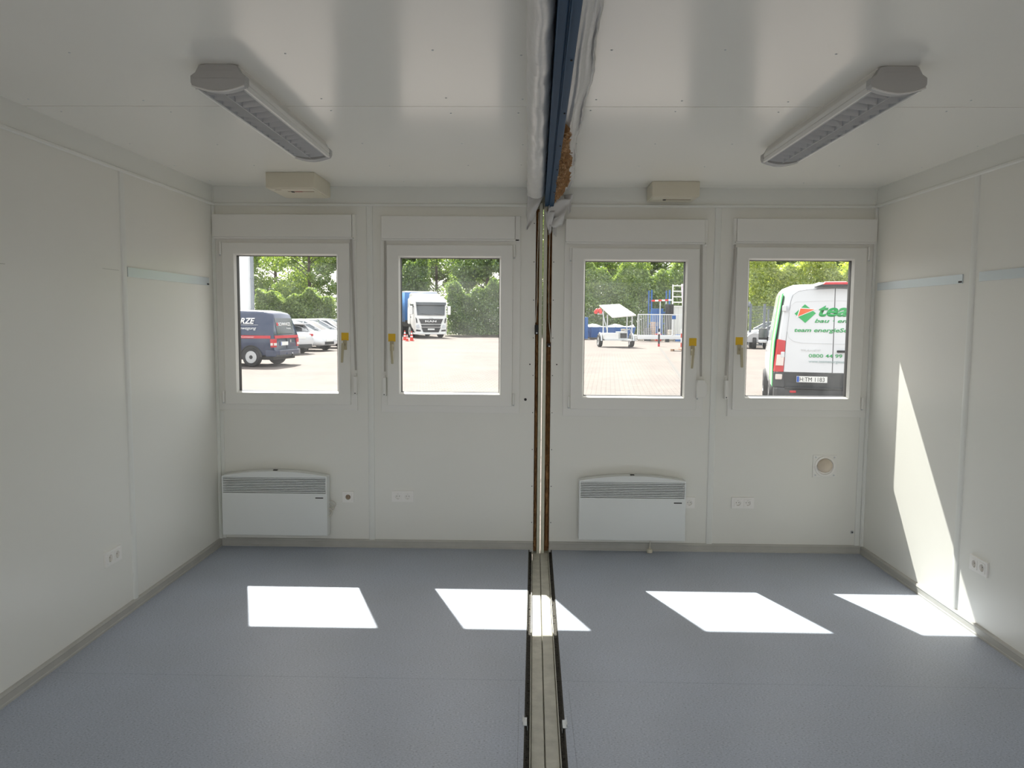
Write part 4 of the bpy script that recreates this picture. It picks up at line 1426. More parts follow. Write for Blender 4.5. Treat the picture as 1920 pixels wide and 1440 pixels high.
# ------------------------------------------------------------------ dark blue van
def navy_van():
    r = empty('transporter_van', (-8.66, 26.95, gz(26.9)), R(80), 'dark blue panel van with red stripe and white lettering', 'van')
    st = []
    for y, z0, zt, wb_, wm, wt, zm, rr, yt in (
            (0.00, 0.42, 1.80, 0.84, 0.90, 0.68, 0.98, 0.16, 0.16),
            (0.06, 0.38, 1.87, 0.88, 0.94, 0.71, 0.98, 0.16, 0.24),
            (0.40, 0.34, 1.94, 0.90, 0.95, 0.74, 1.00, 0.14, 0.52),
            (1.80, 0.30, 1.97, 0.90, 0.955, 0.75, 1.02, 0.14, None),
            (3.20, 0.30, 1.96, 0.90, 0.955, 0.74, 1.04, 0.14, None),
            (3.75, 0.30, 1.80, 0.90, 0.95, 0.70, 1.05, 0.12, None),
            (4.30, 0.30, 1.24, 0.88, 0.94, 0.70, 0.98, 0.08, None),
            (4.72, 0.32, 1.02, 0.82, 0.88, 0.66, 0.80, 0.08, None),
            (4.88, 0.36, 0.80, 0.74, 0.80, 0.60, 0.66, 0.05, None)):
        st.append(ring(y, z0, zt, wb_, wm, wt, zm, rr, 0.02, yt))
    MB().loft(st).build('body', P_NAVY, r, smooth=50)
    # local -x side faces the room; rear faces the yard
    xs = -0.958

    def SX(z):                                 # body side leans in above the belt
        return -(0.955 - max(0.0, z - 1.02) * 0.22)

    def SM(y, z, d=0.01):
        upv = Vector((0.22 if z > 1.02 else 0, 0, 1)).normalized()
        return frame_mtx((SX(z) - d, y, z), (0, -1, 0), upv)
    # stripe along side and rear
    MB().box(-0.965, -0.945, 0.10, 4.0, 0.985, 1.085).build('red_stripe', M_PRINTR, r)
    MB().box(-0.84, 0.84, -0.012, 0.03, 0.985, 1.085).build('red_stripe', M_PRINTR, r)
    text('stripe_text', 'Umweltlogistik   Container', M_PRINTW, r, frame_mtx((-0.966, 2.05, 1.012), (0, -1, 0), (0, 0, 1)), 0.045, 1.35)
    text('lettering', 'SCHWARZE', M_PRINTW, r, SM(2.36, 1.49, 0.012), 0.20, 1.62, 0.22, 0.03)
    text('lettering', 'gt Bewegung', M_PRINTW, r, SM(1.58, 1.29, 0.012), 0.10, 0.92, 0.22, 0.0)
    MB().box(0, 2.0, 0, 0.008, 0, 0.004, SM(2.60, 1.44, 0.012)).build('lettering_rule', M_PRINTW, r)

    # rear
    def RY(z):
        return max(0.0, (z - 0.98) / 0.82 * 0.16)

    def RM(x, z, d=0.012):
        return frame_mtx((x, RY(z) - d, z), (1, 0, 0), Vector((0, 0.195 if z > 0.98 else 0, 1)).normalized())
    gl = MB().box(0, 1.22, 0, 0.56, -0.04, 0.008, RM(-0.61, 1.14, 0.004)).build('rear_window', M_TINT, r, bevel=0.004)
    text('lettering', 'SCHWARZE', M_PRINTW, r, RM(-0.42, 1.42, 0.016), 0.115, 0.86, 0.0, 0.02)
    MB().box(0, 0.10, 0, 0.11, 0, 0.004, RM(-0.55, 1.42, 0.016)).build('logo_mark', M_PRINTR, r)
    text('lettering', 'Bewegung', M_PRINTW, r, RM(0.10, 1.31, 0.016), 0.05, 0.32, 0.1, 0.0)
    MB().box(-0.005, 0.005, -0.014, 0.02, 0.62, 0.98).build('door_seam', M_INK, r)
    plate(r, frame_mtx((-0.46, -0.016, 0.735), (1, 0, 0), (0, 0, 1)), '', 0.52, 0.13)
    MB().cyl((0.26, -0.004, 0.88), (0.26, -0.022, 0.88), 0.055, n=20).build('round_badge', M_CHROME, r)
    for s in (-1, 1):
        t = MB().hexa([(s * 0.735, -0.018, 0.68), (s * 0.93, 0.0, 0.68), (s * 0.962, 0.10, 0.68), (s * 0.74, 0.10, 0.68)],
                      [(s * 0.725, -0.018, 0.97), (s * 0.92, 0.0, 0.97), (s * 0.960, 0.12, 0.97), (s * 0.73, 0.12, 0.97)]).build('tail_lamp', M_TAIL, r, bevel=0.01)
        MB().box(s * 0.83 - 0.085, s * 0.83 + 0.085, -0.026, 0.02, 0.745, 0.83).build('clear_lens', M_TAILW, t)
        MB().hexa([(s * 0.966, 0.02, 0.745), (s * 0.966, 0.10, 0.745), (s * 0.93, 0.10, 0.745), (s * 0.93, 0.02, 0.745)],
                  [(s * 0.964, 0.02, 0.83), (s * 0.964, 0.10, 0.83), (s * 0.93, 0.10, 0.83), (s * 0.93, 0.02, 0.83)]).build('side_lens', M_TAILW, t)
        for yw in (0.84, 3.85):
            wheel(r, s * 0.868, yw, 0.335, 0.225, s)
            # wheel arch lip
            arc = [(s * 0.958, yw + 0.40 * math.cos(math.pi * k / 12), 0.335 + 0.40 * math.sin(math.pi * k / 12)) for k in range(13)]
            MB().tube(arc, 0.018, 6).build('wheel_arch', M_PLAST, r, smooth=50)
            MB().prism([(yw + 0.385 * math.cos(math.pi * k / 12), 0.335 + 0.385 * math.sin(math.pi * k / 12)) for k in range(13)], 0, min(s * 0.80, s * 0.957), max(s * 0.80, s * 0.957)).build('arch_shade', M_PLAST, r)  # flush black liner disc standing in for shade inside the wheel arch
    bprof2 = [(-0.955, 0.30), (-0.95, 0.02), (-0.90, -0.07), (-0.70, -0.11), (0.70, -0.11), (0.90, -0.07), (0.95, 0.02), (0.955, 0.30)]
    MB().prism(bprof2, 2, 0.36, 0.58).build('bumper', P_NAVY, r, bevel=0.02)
    MB().prism([(u * 0.98, v * 1.0 - 0.012 if v < 0 else v) for u, v in bprof2], 2, 0.34, 0.42).build('bumper_step', M_GREYP, r, bevel=0.01)
    tb = MB().tube([(0.0, 0.25, 0.36), (0.0, -0.12, 0.33), (0.0, -0.21, 0.35), (0.0, -0.22, 0.43)], 0.025, 8).build('tow_bar', M_PLAST, r, smooth=60)
    MB().lathe([(0.001, -0.03), (0.022, -0.02), (0.028, 0.0), (0.022, 0.02), (0.001, 0.03)], Matrix.Translation((0, -0.22, 0.45)), 12).build('tow_ball', M_CHROME, tb, smooth=60)
    MB().box(-0.956, -0.94, 0.30, 3.1, 1.095, 1.10).build('side_seam', M_INK, r)
    MB().box(-0.8, 0.8, 0.1, 4.6, 0.24, 0.34).build('chassis', M_PLAST, r)
    return r


navy_van()


# ------------------------------------------------------------------ white cars
def car(name, loc, rz, label, hatch=True, L=4.4, cat='car'):
    """compact car; local +y forward, origin under the rear bumper"""
    r = empty(name, loc, rz, label, cat, 'white cars parked behind the blue van')
    k = L / 4.4
    st = []
    for y, z0, zt, wb_, wm, wt, zm, rr in (
            (0.00, 0.36, 0.86, 0.70, 0.78, 0.62, 0.66, 0.06),
            (0.10, 0.28, 1.00, 0.80, 0.87, 0.70, 0.70, 0.08),
            (0.45, 0.24, 1.05, 0.84, 0.90, 0.74, 0.72, 0.08),
            (1.60, 0.22, 1.02, 0.85, 0.91, 0.75, 0.74, 0.08),
            (2.90, 0.22, 1.00, 0.85, 0.91, 0.74, 0.74, 0.08),
            (3.55, 0.24, 0.93, 0.84, 0.90, 0.70, 0.72, 0.10),
            (4.10, 0.26, 0.80, 0.80, 0.85, 0.62, 0.62, 0.10),
            (4.34, 0.28, 0.66, 0.70, 0.76, 0.54, 0.52, 0.06),
            (4.40, 0.34, 0.56, 0.60, 0.66, 0.48, 0.48, 0.04)):
        st.append(ring(y * k, z0, zt, wb_, wm, wt, zm, rr, 0.02))
    MB().loft(st).build('body', P_WHITE, r, smooth=50)
    # glass house and roof
    gh = []
    for y, z0, zt, w0, w1 in ((0.10 if hatch else 0.45, 0.97, 1.02, 0.70, 0.60), (0.42, 0.97, 1.36, 0.76, 0.60), (0.90, 0.97, 1.47, 0.77, 0.60), (1.9, 0.97, 1.49, 0.77, 0.59), (2.45, 0.96, 1.42, 0.76, 0.57), (3.15, 0.94, 1.06, 0.74, 0.62), (3.45, 0.90, 0.94, 0.70, 0.62)):
        gh.append([(w0, y * k, z0), (w1 + 0.01, y * k, zt - 0.05), (w1 - 0.05, y * k, zt), (0, y * k, zt + 0.01), (-w1 + 0.05, y * k, zt), (-w1 - 0.01, y * k, zt - 0.05), (-w0, y * k, z0)])
    MB().loft(gh).build('glasshouse', M_TINT, r, smooth=40)
    rf = []
    for y, zt, w1 in ((0.36, 1.36, 0.56), (0.55, 1.42, 0.585), (0.90, 1.485, 0.60), (1.9, 1.505, 0.59), (2.40, 1.450, 0.565)):
        rf.append([(w1, y * k, zt - 0.055), (w1 - 0.05, y * k, zt + 0.004), (0, y * k, zt + 0.02), (-w1 + 0.05, y * k, zt + 0.004), (-w1, y * k, zt - 0.055), (0, y * k, zt - 0.03)])
    MB().loft(rf).build('roof', P_WHITE, r, smooth=50)
    for s in (-1, 1):
        for (ya, za, yb_, zb_) in ((2.42, 1.44, 3.30, 0.99), (1.55, 1.49, 1.50, 0.99), (0.42, 1.38, 0.20, 0.99)):
            xa_, xb_ = s * 0.60, s * 0.765
            MB().tube([(xa_, ya * k, za), (xb_, yb_ * k, zb_)], 0.035, 6).build('pillar', P_WHITE, r, smooth=60)
        for yw in (0.85, 3.50):
            wheel(r, s * 0.85, yw * k, 0.325, 0.21, s)
            MB().prism([(yw * k + 0.375 * math.cos(math.pi * q / 12), 0.325 + 0.375 * math.sin(math.pi * q / 12)) for q in range(13)], 0, min(s * 0.76, s * 0.905), max(s * 0.76, s * 0.905)).build('arch_shade', M_PLAST, r)  # black disc level with the body, painted in as wheel arch shade
        MB().box(s * 0.66 - 0.14, s * 0.66 + 0.14, 0.015, 0.16, 0.80, 0.92).build('tail_lamp', M_TAIL, r, bevel=0.02)
        MB().hexa([(s * 0.40, 4.27 * k, 0.56), (s * 0.70, 4.12 * k, 0.58), (s * 0.68, 4.0 * k, 0.60), (s * 0.40, 4.15 * k, 0.60)],
                  [(s * 0.42, 4.20 * k, 0.66), (s * 0.72, 4.02 * k, 0.73), (s * 0.70, 3.9 * k, 0.73), (s * 0.42, 4.05 * k, 0.68)]).build('headlamp', M_HEADL, r, bevel=0.01)
        MB().hexa([(s * 0.44, 4.38 * k, 0.36), (s * 0.66, 4.30 * k, 0.36), (s * 0.66, 4.2 * k, 0.36), (s * 0.44, 4.2 * k, 0.36)],
                  [(s * 0.50, 4.37 * k, 0.50), (s * 0.74, 4.24 * k, 0.56), (s * 0.74, 4.1 * k, 0.56), (s * 0.50, 4.2 * k, 0.50)]).build('air_intake', M_PLAST, r)
        MB().box(min(s * 0.84, s * 1.0), max(s * 0.84, s * 1.0), 2.80 * k, 2.94 * k, 0.97, 1.10).build('door_mirror', P_WHITE, r, bevel=0.03)
    MB().box(-0.36, 0.36, 4.33 * k, 4.415 * k, 0.32, 0.46).build('grille', M_PLAST, r, bevel=0.01)
    MB().box(-0.26, 0.26, 4.40 * k, 4.425 * k, 0.46, 0.56).build('front_plate', M_PLATE, r)
    MB().box(-0.26, 0.26, -0.018, 0.03, 0.70, 0.80).build('rear_plate', M_PLATE, r)
    MB().box(-0.68, 0.68, -0.012, 0.25, 0.28, 0.46).build('rear_diffuser', M_GREYP, r, bevel=0.03)
    MB().box(-0.60, 0.60, 0.05 * k, 0.35 * k, 1.35, 1.39).build('roof_spoiler', P_WHITE, r, bevel=0.01)
    return r


car('hatchback_car', (-10.25, 34.1, gz(34)), R(64), 'white hatchback with grey lower bumper just behind the blue van', L=4.2)
car('sports_car', (-13.75, 38.6, gz(37.8)), R(-111.7), 'white car with black front intakes facing out of its bay', L=4.3)
car('estate_car', (-13.98, 41.7, gz(41)), R(-111.7), 'white car showing long side windows behind the other cars', L=4.6)
car('parked_car', (-13.7, 44.9, gz(44)), R(-111.7), 'white car showing only its roof behind the row', L=4.5)


# ------------------------------------------------------------------ lorry
M_CURT = mat('curtain_blue', (0.025, 0.15, 0.40), 0.5, var=0.12, vscale=0.8)
M_CURTD = mat('curtain_blue_dark', (0.015, 0.07, 0.22), 0.5)


def lorry():
    r = empty('lorry', (-7.22, 56.2, gz(56.2)), R(180 + 23), 'white lorry cab with blue curtain sided trailer under the trees', 'truck')
    r.rotation_euler[0] = -0.0095
    # local +y forward, cab front at y = 0
    cab = []
    for y, z0, zt, w, rr in ((-2.25, 0.95, 2.95, 1.20, 0.10), (-1.2, 0.80, 3.02, 1.24, 0.12), (-0.45, 0.55, 2.98, 1.245, 0.14), (-0.12, 0.36, 2.85, 1.235, 0.16), (0.0, 0.36, 2.55, 1.16, 0.16)):
        top = 2.62 if y == 0.0 else zt
        le = 0.12 if y > -0.2 else 0.0
        cab.append([(px_, py_ - max(0.0, pz_ - 1.65) * le, pz_) for px_, py_, pz_ in [(w * 0.9, y, z0), (w, y, z0 + 0.12), (w, y, 1.6), (w * 0.985, y - (0.0), top - rr), (w * 0.95, y, top - rr * 0.3), (w * 0.85, y, top), (0, y, top + 0.03),
                    (-w * 0.85, y, top), (-w * 0.95, y, top - rr * 0.3), (-w * 0.985, y, top - rr), (-w, y, 1.6), (-w, y, z0 + 0.12), (-w * 0.9, y, z0)]])
    MB().loft(cab).build('cab', P_TRUCKW, r, smooth=45)
    dfl = []
    for y, z0, zt, w in ((-2.2, 2.9, 3.34, 1.10), (-1.4, 2.9, 3.32, 1.08), (-0.75, 2.9, 3.15, 1.02), (-0.35, 2.85, 2.98, 0.95)):
        dfl.append([(w, y, z0), (w * 0.97, y, zt - 0.08), (w * 0.85, y, zt), (-w * 0.85, y, zt), (-w * 0.97, y, zt - 0.08), (-w, y, z0)])
    MB().loft(dfl).build('roof_deflector', P_TRUCKW, r, smooth=40)

    def front(nm, pts, mm, d, t=0.03, par=None):
        n = len(pts)

        def yy(z):
            return d - max(0.0, z - 1.65) * 0.12
        vs = [(x, yy(z), z) for x, z in pts] + [(x, yy(z) - t, z) for x, z in pts]
        fs = [tuple(range(n)), tuple(range(n, 2 * n))[::-1]] + [(k, (k + 1) % n, n + (k + 1) % n, n + k) for k in range(n)]
        return MB().quad_list(vs, fs).build(nm, mm, par or r)
    front('windscreen', [(-1.04, 1.68), (1.04, 1.68), (1.10, 2.46), (-1.10, 2.46)], M_TINT, 0.02)
    sv = MB().hexa([(-1.12, -0.02, 2.46), (1.12, -0.02, 2.46), (1.12, 0.16, 2.42), (-1.12, 0.16, 2.42)], [(-1.14, -0.10, 2.66), (1.14, -0.10, 2.66), (1.14, 0.10, 2.62), (-1.14, 0.10, 2.62)]).build('sun_visor', M_TINT, r, bevel=0.01)
    for s in (-1, 1):
        MB().tube([(s * 0.5 - 0.42, 0.05, 1.71), (s * 0.5 + 0.25, 0.04, 1.80)], 0.012, 5).build('wiper', M_INK, r)
    g = front('grille', [(-0.76, 1.05), (0.76, 1.05), (0.92, 1.42), (-0.92, 1.42)], M_PLAST, 0.035)
    text('lettering', 'MAN', M_PRINTW, g, frame_mtx((0.46, 0.037, 1.17), (-1, 0, 0), (0, 0, 1)), 0.135, 0.86, 0, 0.03, 0.02)
    MB().tube([(0.17 - 0.34 * k / 8, 0.04, 1.43 + 0.055 * math.sin(math.pi * k / 8)) for k in range(9)], 0.018, 6).build('grille_badge', M_CHROME, g)
    front('lower_grille', [(-0.70, 0.83), (0.70, 0.83), (0.76, 0.99), (-0.76, 0.99)], M_PLAST, 0.035)
    lg = front('bumper_grille', [(-0.58, 0.44), (0.58, 0.44), (0.72, 0.78), (-0.72, 0.78)], M_PLAST, 0.05)
    MB().box(-0.26, 0.26, 0.045, 0.06, 0.60, 0.71).build('number_plate', M_PLATE, lg)
    front('grille_bar', [(-0.74, 0.785), (0.74, 0.785), (0.74, 0.815), (-0.74, 0.815)], M_CHROME, 0.045)
    bp_ = [(-1.24, -0.55), (-1.23, -0.05), (-1.08, 0.045), (1.08, 0.045), (1.23, -0.05), (1.24, -0.55)]
    MB().prism(bp_, 2, 0.27, 0.42).build('bumper', P_TRUCKW, r, bevel=0.03)
    for s in (-1, 1):
        front('headlamp', [(s * 0.86, 0.74), (s * 1.10, 0.76), (s * 1.10, 0.96), (s * 0.92, 1.00)], M_HEADL, 0.045)
        front('fog_lamp', [(s * 0.78, 0.50), (s * 1.12, 0.52), (s * 1.12, 0.64), (s * 0.80, 0.60)], M_GREYP, 0.045)
        front('air_duct', [(s * 1.03, 1.12), (s * 1.10, 1.12), (s * 1.17, 1.52), (s * 1.08, 1.42)], M_PLAST, 0.035)
        mi = MB().box(s * 1.46 - 0.12, s * 1.46 + 0.12, -0.35, -0.18, 1.72, 2.36).build('wing_mirror', P_TRUCKW, r, bevel=0.04)
        MB().tube([(s * 1.2, -0.3, 2.30), (s * 1.42, -0.27, 2.34)], 0.03, 6).build('mirror_arm', M_PLAST, mi)
        MB().box(s * 1.235 - 0.012, s * 1.235 + 0.012, -1.25, -0.35, 1.75, 2.48).build('side_window', M_TINT, r)
        MB().box(s * 1.24 - 0.012, s * 1.24 + 0.012, -1.30, -1.285, 0.85, 2.55).build('door_seam', M_SEAM, r)
        MB().box(s * 1.245 - 0.015, s * 1.245 + 0.015, -1.24, -1.04, 1.50, 1.56).build('door_handle', M_PLAST, r)
        for yw, rd in ((-1.35, 0.50), (-5.0, 0.50)):
            wheel(r, s * 1.12, yw, rd, 0.32, s)
        for yw in (-11.0, -12.3, -13.6):
            wheel(r, s * 1.06, yw, 0.50, 0.34, s)
        MB().prism([(-1.35 + 0.60 * math.cos(math.pi * q / 10), 0.45 + 0.60 * math.sin(math.pi * q / 10)) for q in range(11)], 0, min(s * 1.0, s * 1.248), max(s * 1.0, s * 1.250)).build('arch_shade', M_PLAST, r)  # dark disc on the cab side in place of arch shade
    # trailer
    ty0, ty1 = -2.75, -16.3
    MB().box(-1.265, 1.265, ty1, ty0, 1.10, 1.28).build('trailer_chassis', M_GREYP, r)
    MB().box(-0.5, 0.5, ty1, -2.3, 0.75, 1.10).build('frame_rail', M_PLAST, r)
    fr = MB().box(-1.265, 1.265, ty0 - 0.08, ty0, 1.28, 3.40).build('trailer_front_wall', M_CURT, r)
    MB().box(-1.275, 1.275, ty1, ty0 + 0.02, 3.40, 3.50).build('trailer_roof', M_PRINTW, r)
    MB().box(-1.25, 1.25, ty1, ty1 + 0.08, 1.28, 3.40).build('trailer_doors', M_CURTD, r)
    for s in (-1, 1):
        # waved curtain
        vs, fs = [], []
        n = 140
        for k in range(n + 1):
            y = ty0 + (ty1 - ty0) * k / n
            x = s * (1.262 + 0.012 * math.sin(k * 0.9) + 0.01 * math.sin(k * 0.23))
            vs += [(x, y, 1.16), (x, y, 3.39)]
        for k in range(n):
            fs.append((2 * k, 2 * k + 1, 2 * k + 3, 2 * k + 2))
        cu = MB().quad_list(vs, fs).build('curtain', M_CURT, r, smooth=60)
        cu.modifiers.new('thickness', 'SOLIDIFY').thickness = 0.01
        xa, xb = sorted((s * 1.285, s * 1.295))
        # pale lettering fields and red line on the curtain (too far to read)
        MB().box(xa, xb, -6.4, -4.2, 2.55, 2.95).build('curtain_print', mat('curtain_print_pale', (0.35, 0.52, 0.66), 0.5), cu)
        MB().box(xa, xb, -9.4, -7.4, 2.45, 2.60).build('curtain_print', mat('curtain_print_pale', (0.35, 0.52, 0.66), 0.5), cu)
        MB().box(xa, xb, -8.6, -4.4, 1.95, 2.03).build('curtain_line', M_PRINTR, cu)
        MB().box(xa, xb, -6.0, -4.6, 1.65, 1.72).build('curtain_print', mat('curtain_print_pale', (0.35, 0.52, 0.66), 0.5), cu)
        for k in range(14):
            y = -3.2 - k * 0.95
            MB().box(xa, xb, y - 0.02, y + 0.02, 1.05, 1.40).build('strap_buckle', M_GREYP, cu)
    MB().box(-1.2, -1.15, -9.0, -6.0, 0.45, 1.0).build('side_guard', M_GALV, r)
    return r


lorry()

# cones by the lorry
M_CONE = mat('cone_red', (0.62, 0.05, 0.03), 0.5)


def cone(loc, h, label, proto=None):
    r = empty('traffic_cone', loc, 0, label, 'traffic cone', 'traffic cones beside the lorry')
    b = 0.19 * h / 0.75
    MB().box(-b, b, -b, b, 0, 0.035).build('cone_base', M_CONE, r, bevel=0.01)

    def rad(t):
        return (0.145 - 0.115 * t) * h / 0.75
    MB().lathe([(rad(0), 0.03), (rad(1), h)], None, 20).build('cone_body', M_CONE, r, smooth=40)
    for t0, t1 in ((0.30, 0.50), (0.66, 0.84)):
        MB().lathe([(rad(t0) + 0.003, h * t0), (rad(t1) + 0.003, h * t1)], None, 20).build('white_band', M_PRINTW, r, smooth=40)
    return r


cone((-8.45, 51.8, gz(51.8)), 0.66, 'tall red and white traffic cone beside the blue trailer curtain')
cone((-7.80, 50.6, gz(50.6)), 0.66, 'tall red and white traffic cone close to the lorry cab wheel')
cone((-8.02, 50.1, gz(50.1)), 0.46, 'short red and white traffic cone between two taller ones')


# ------------------------------------------------------------------ solar trailer
M_SOLAR = mat('solar_glass', (0.75, 0.76, 0.78), 0.12, spec=0.9)
M_STEELW = mat('white_steel', (0.72, 0.72, 0.70), 0.4)
M_REDL = mat('signal_red', (0.70, 0.04, 0.03), 0.35)
M_BLUEP = mat('rack_blue', (0.02, 0.105, 0.33), 0.45, var=0.12, vscale=3)


def solar_trailer():
    yt_ = 43.9
    r = empty('solar_trailer', (4.97, yt_, gz(yt_)), R(8), 'galvanised trailer carrying a tilted pale solar roof and red lamps', 'trailer')
    MB().box(-0.80, 0.80, -0.75, 0.75, 0.38, 0.46).build('chassis', M_GALV, r)
    for s in (-1, 1):
        wheel(r, s * 0.93, 0.0, 0.36, 0.20, s)
        MB().tube([(s * 0.93, 0.45 * math.cos(math.pi * k / 8), 0.36 + 0.43 * math.sin(math.pi * k / 8)) for k in range(9)], 0.05, 6).build('mudguard', M_GALV, r, smooth=60)
    MB().box(-0.80, 0.0, -0.65, 0.5, 0.46, 0.80).build('battery_box', M_STEELW, r, bevel=0.01)
    MB().box(0.08, 0.55, -0.55, 0.35, 0.46, 0.88).build('generator', M_GALV, r, bevel=0.01)
    MB().box(0.12, 0.50, -0.57, -0.54, 0.52, 0.80).build('generator_grille', M_PLAST, r)
    MB().tube([(0.2, -0.7, 0.40), (0.35, -1.6, 0.40), (0.36, -1.9, 0.42)], 0.04, 6).build('drawbar', M_GALV, r)
    MB().cyl((0.35, -1.62, 0.40), (0.35, -1.62, 0.10), 0.03, n=8).build('jockey_leg', M_GALV, r)
    MB().lathe([(0.09, -0.03), (0.10, 0.0), (0.09, 0.03)], Matrix.Translation((0.35, -1.62, 0.10)) @ Matrix.Rotation(R(90), 4, 'Y'), 14).build('jockey_wheel', M_TYRE, r)
    for x, y, zt in ((-0.62, 0.5, 2.32), (0.86, -0.3, 1.75), (-0.55, -0.2, 1.85), (0.80, 0.55, 2.2)):
        MB().cyl((x, y, 0.44), (x, y, zt), 0.035, n=8).build('mast', M_GALV, r)
    MB().tube([(-0.55, -0.2, 0.9), (-0.72, 0.35, 2.0)], 0.025, 6).build('brace', M_GALV, r)
    # tilted solar roof: lower edge towards the room
    c = [(-0.40, -0.75, 1.64), (0.95, -0.80, 1.78), (0.38, 0.75, 2.42), (-0.82, 0.75, 2.34)]
    n = (Vector(c[1]) - Vector(c[0])).cross(Vector(c[3]) - Vector(c[0])).normalized() * 0.07
    fr = MB().hexa(c, [tuple(Vector(p) + n) for p in c]).build('roof_frame', M_STEELW, r, bevel=0.01)
    C = [Vector(p) for p in c]

    def P(u, v, h):
        return (C[0] * (1 - u) + C[1] * u) * (1 - v) + (C[3] * (1 - u) + C[2] * u) * v + n.normalized() * h
    for v0, v1 in ((0.03, 0.33), (0.35, 0.65), (0.67, 0.97)):
        MB().hexa([P(0.02, v0, 0.068), P(0.98, v0, 0.068), P(0.98, v1, 0.068), P(0.02, v1, 0.068)], [P(0.02, v0, 0.085), P(0.98, v0, 0.085), P(0.98, v1, 0.085), P(0.02, v1, 0.085)]).build('solar_panel', M_SOLAR, fr)
        for u in (0.12, 0.5, 0.88):
            MB().box(-0.02, 0.02, -0.02, 0.02, 0, 0.03, Matrix.Translation(P(u, v1 + 0.01, 0.08))).build('panel_clamp', M_GREYP, fr)
    for k, (dx, dy, dz_) in enumerate(((-0.10, 0, 0.06), (0.06, 0.02, 0.08), (-0.16, 0.03, -0.03), (0.10, -0.03, -0.02))):
        m = Matrix.Translation((-0.92 + dx, 0.45 + dy, 2.02 + dz_)) @ Matrix.Rotation(R(80), 4, 'X')
        MB().lathe([(0.02, -0.07), (0.10, -0.05), (0.115, 0.04), (0.09, 0.08), (0.001, 0.09)], m, 16).build('warning_lamp', M_REDL, r, smooth=50)
    MB().box(-0.98, -0.60, 0.42, 0.50, 1.86, 1.92).build('lamp_bracket', M_GALV, r)
    MB().tube([(0.30, -0.7, 0.9), (0.62, -0.72, 1.05), (0.72, -0.7, 0.8), (0.78, -0.6, 0.5)], 0.03, 6).build('hand_rail', M_GALV, r)
    return r


solar_trailer()

# ------------------------------------------------------------------ sliding gate, store behind it
M_GATE = mat('gate_zinc', (0.74, 0.75, 0.76), 0.45, metal=0.15)


def gate():
    y = 52.0
    r = empty('sliding_gate', (7.40, y, gz(y)), R(1.5), 'long galvanised barred sliding gate on a box beam', 'gate')
    L = 7.2
    z1 = 1.86
    MB().box(0, L, -0.06, 0.06, 0.18, 0.42).build('bottom_beam', M_GATE, r, bevel=0.01)
    MB().box(0, L, -0.03, 0.03, 0.42, 0.47).build('bottom_rail', M_GATE, r)
    MB().box(0, L, -0.03, 0.03, z1 - 0.03, z1 + 0.03).build('top_rail', M_GATE, r)
    b0 = MB().box(-0.012, 0.012, -0.012, 0.012, 0.45, z1).build('gate_bar', M_GATE, r)
    b0.location = (0.12, 0, 0)
    for k in range(1, 58):
        share(b0, r, (0.12 + k * 0.12, 0, 0))
    for x in (0.0, 2.35, 4.7, L):
        MB().box(x - 0.03, x + 0.03, -0.03, 0.03, 0.3, z1).build('gate_post', M_GATE, r)
    for x in (2.0, 5.0):
        MB().box(x - 0.12, x + 0.12, -0.12, 0.12, 0.0, 0.20).build('roller_block', M_GREYP, r)
    MB().box(2.30, 2.55, -0.045, -0.03, 1.55, 1.80).build('blue_sign', M_BLUEP, r)
    return r


gate()
bo = empty('bollard', (7.62, 44.9, gz(44.9)), 0, 'slim dark bollard with reddish foot in front of the gate', 'bollard')
MB().cyl((0, 0, 0), (0, 0, 1.05), 0.055, n=12).build('post', M_GREYP, bo, smooth=40)
MB().cyl((0, 0, 0.0), (0, 0, 0.16), 0.060, n=12).build('red_foot', M_PRINTR, bo, smooth=40)
MB().cyl((0, 0, 0.72), (0, 0, 0.86), 0.058, n=12).build('reflective_band', M_STEELW, bo, smooth=40)

bar = empty('safety_barrier', (8.30, 41.0, gz(41)), R(20), 'red and white safety barrier standing at the drain line', 'barrier')
for z, mm in ((0.15, M_CONE), (0.40, M_PRINTW), (0.65, M_CONE), (0.90, M_PRINTW)):
    MB().box(-0.20, 1.0, -0.03, 0.03, z, z + 0.22).build('board', mm, bar)
for x in (-0.1, 0.8):
    MB().box(x - 0.05, x + 0.05, -0.35, 0.35, 0, 0.10).build('rubber_foot', M_CONE, bar, bevel=0.02)
    MB().box(x - 0.03, x + 0.03, -0.02, 0.02, 0.1, 1.15).build('upright', M_PRINTW, bar)

pal = empty('wooden_pallet', (7.28, 39.4, gz(39.4)), R(-15), 'flat wooden pallet lying beside the safety barrier', 'pallet')
M_WOODP = mat('pallet_wood', (0.40, 0.27, 0.19), 0.8, var=0.2, vscale=8)
for k in range(5):
    MB().box(0, 1.2, k * 0.17, k * 0.17 + 0.12, 0.10, 0.125).build('top_board', M_WOODP, pal)
for x in (0.0, 0.53, 1.06):
    MB().box(x, x + 0.14, 0, 0.80, 0.0, 0.10).build('bearer', M_WOODP, pal)

# stacked goods behind the gate
def rack(name, loc, w, d, h, label, rz=0.0, n=3):
    r = empty(name, (loc[0], loc[1], gz(loc[1])), rz, label, 'rack', 'blue storage racks behind the gate')
    for x in (0, w):
        for y in (0, d):
            MB().box(x - 0.05, x + 0.05, y - 0.05, y + 0.05, 0, h).build('rack_post', M_BLUEP, r)
    for k in range(n):
        z = 0.25 + 0.85 * k
        MB().box(0, w, -0.03, 0.03, z, z + 0.10).build('cross_beam', M_BLUEP, r)
        MB().box(0, w, d - 0.03, d + 0.03, z, z + 0.10).build('cross_beam', M_BLUEP, r)
    return r


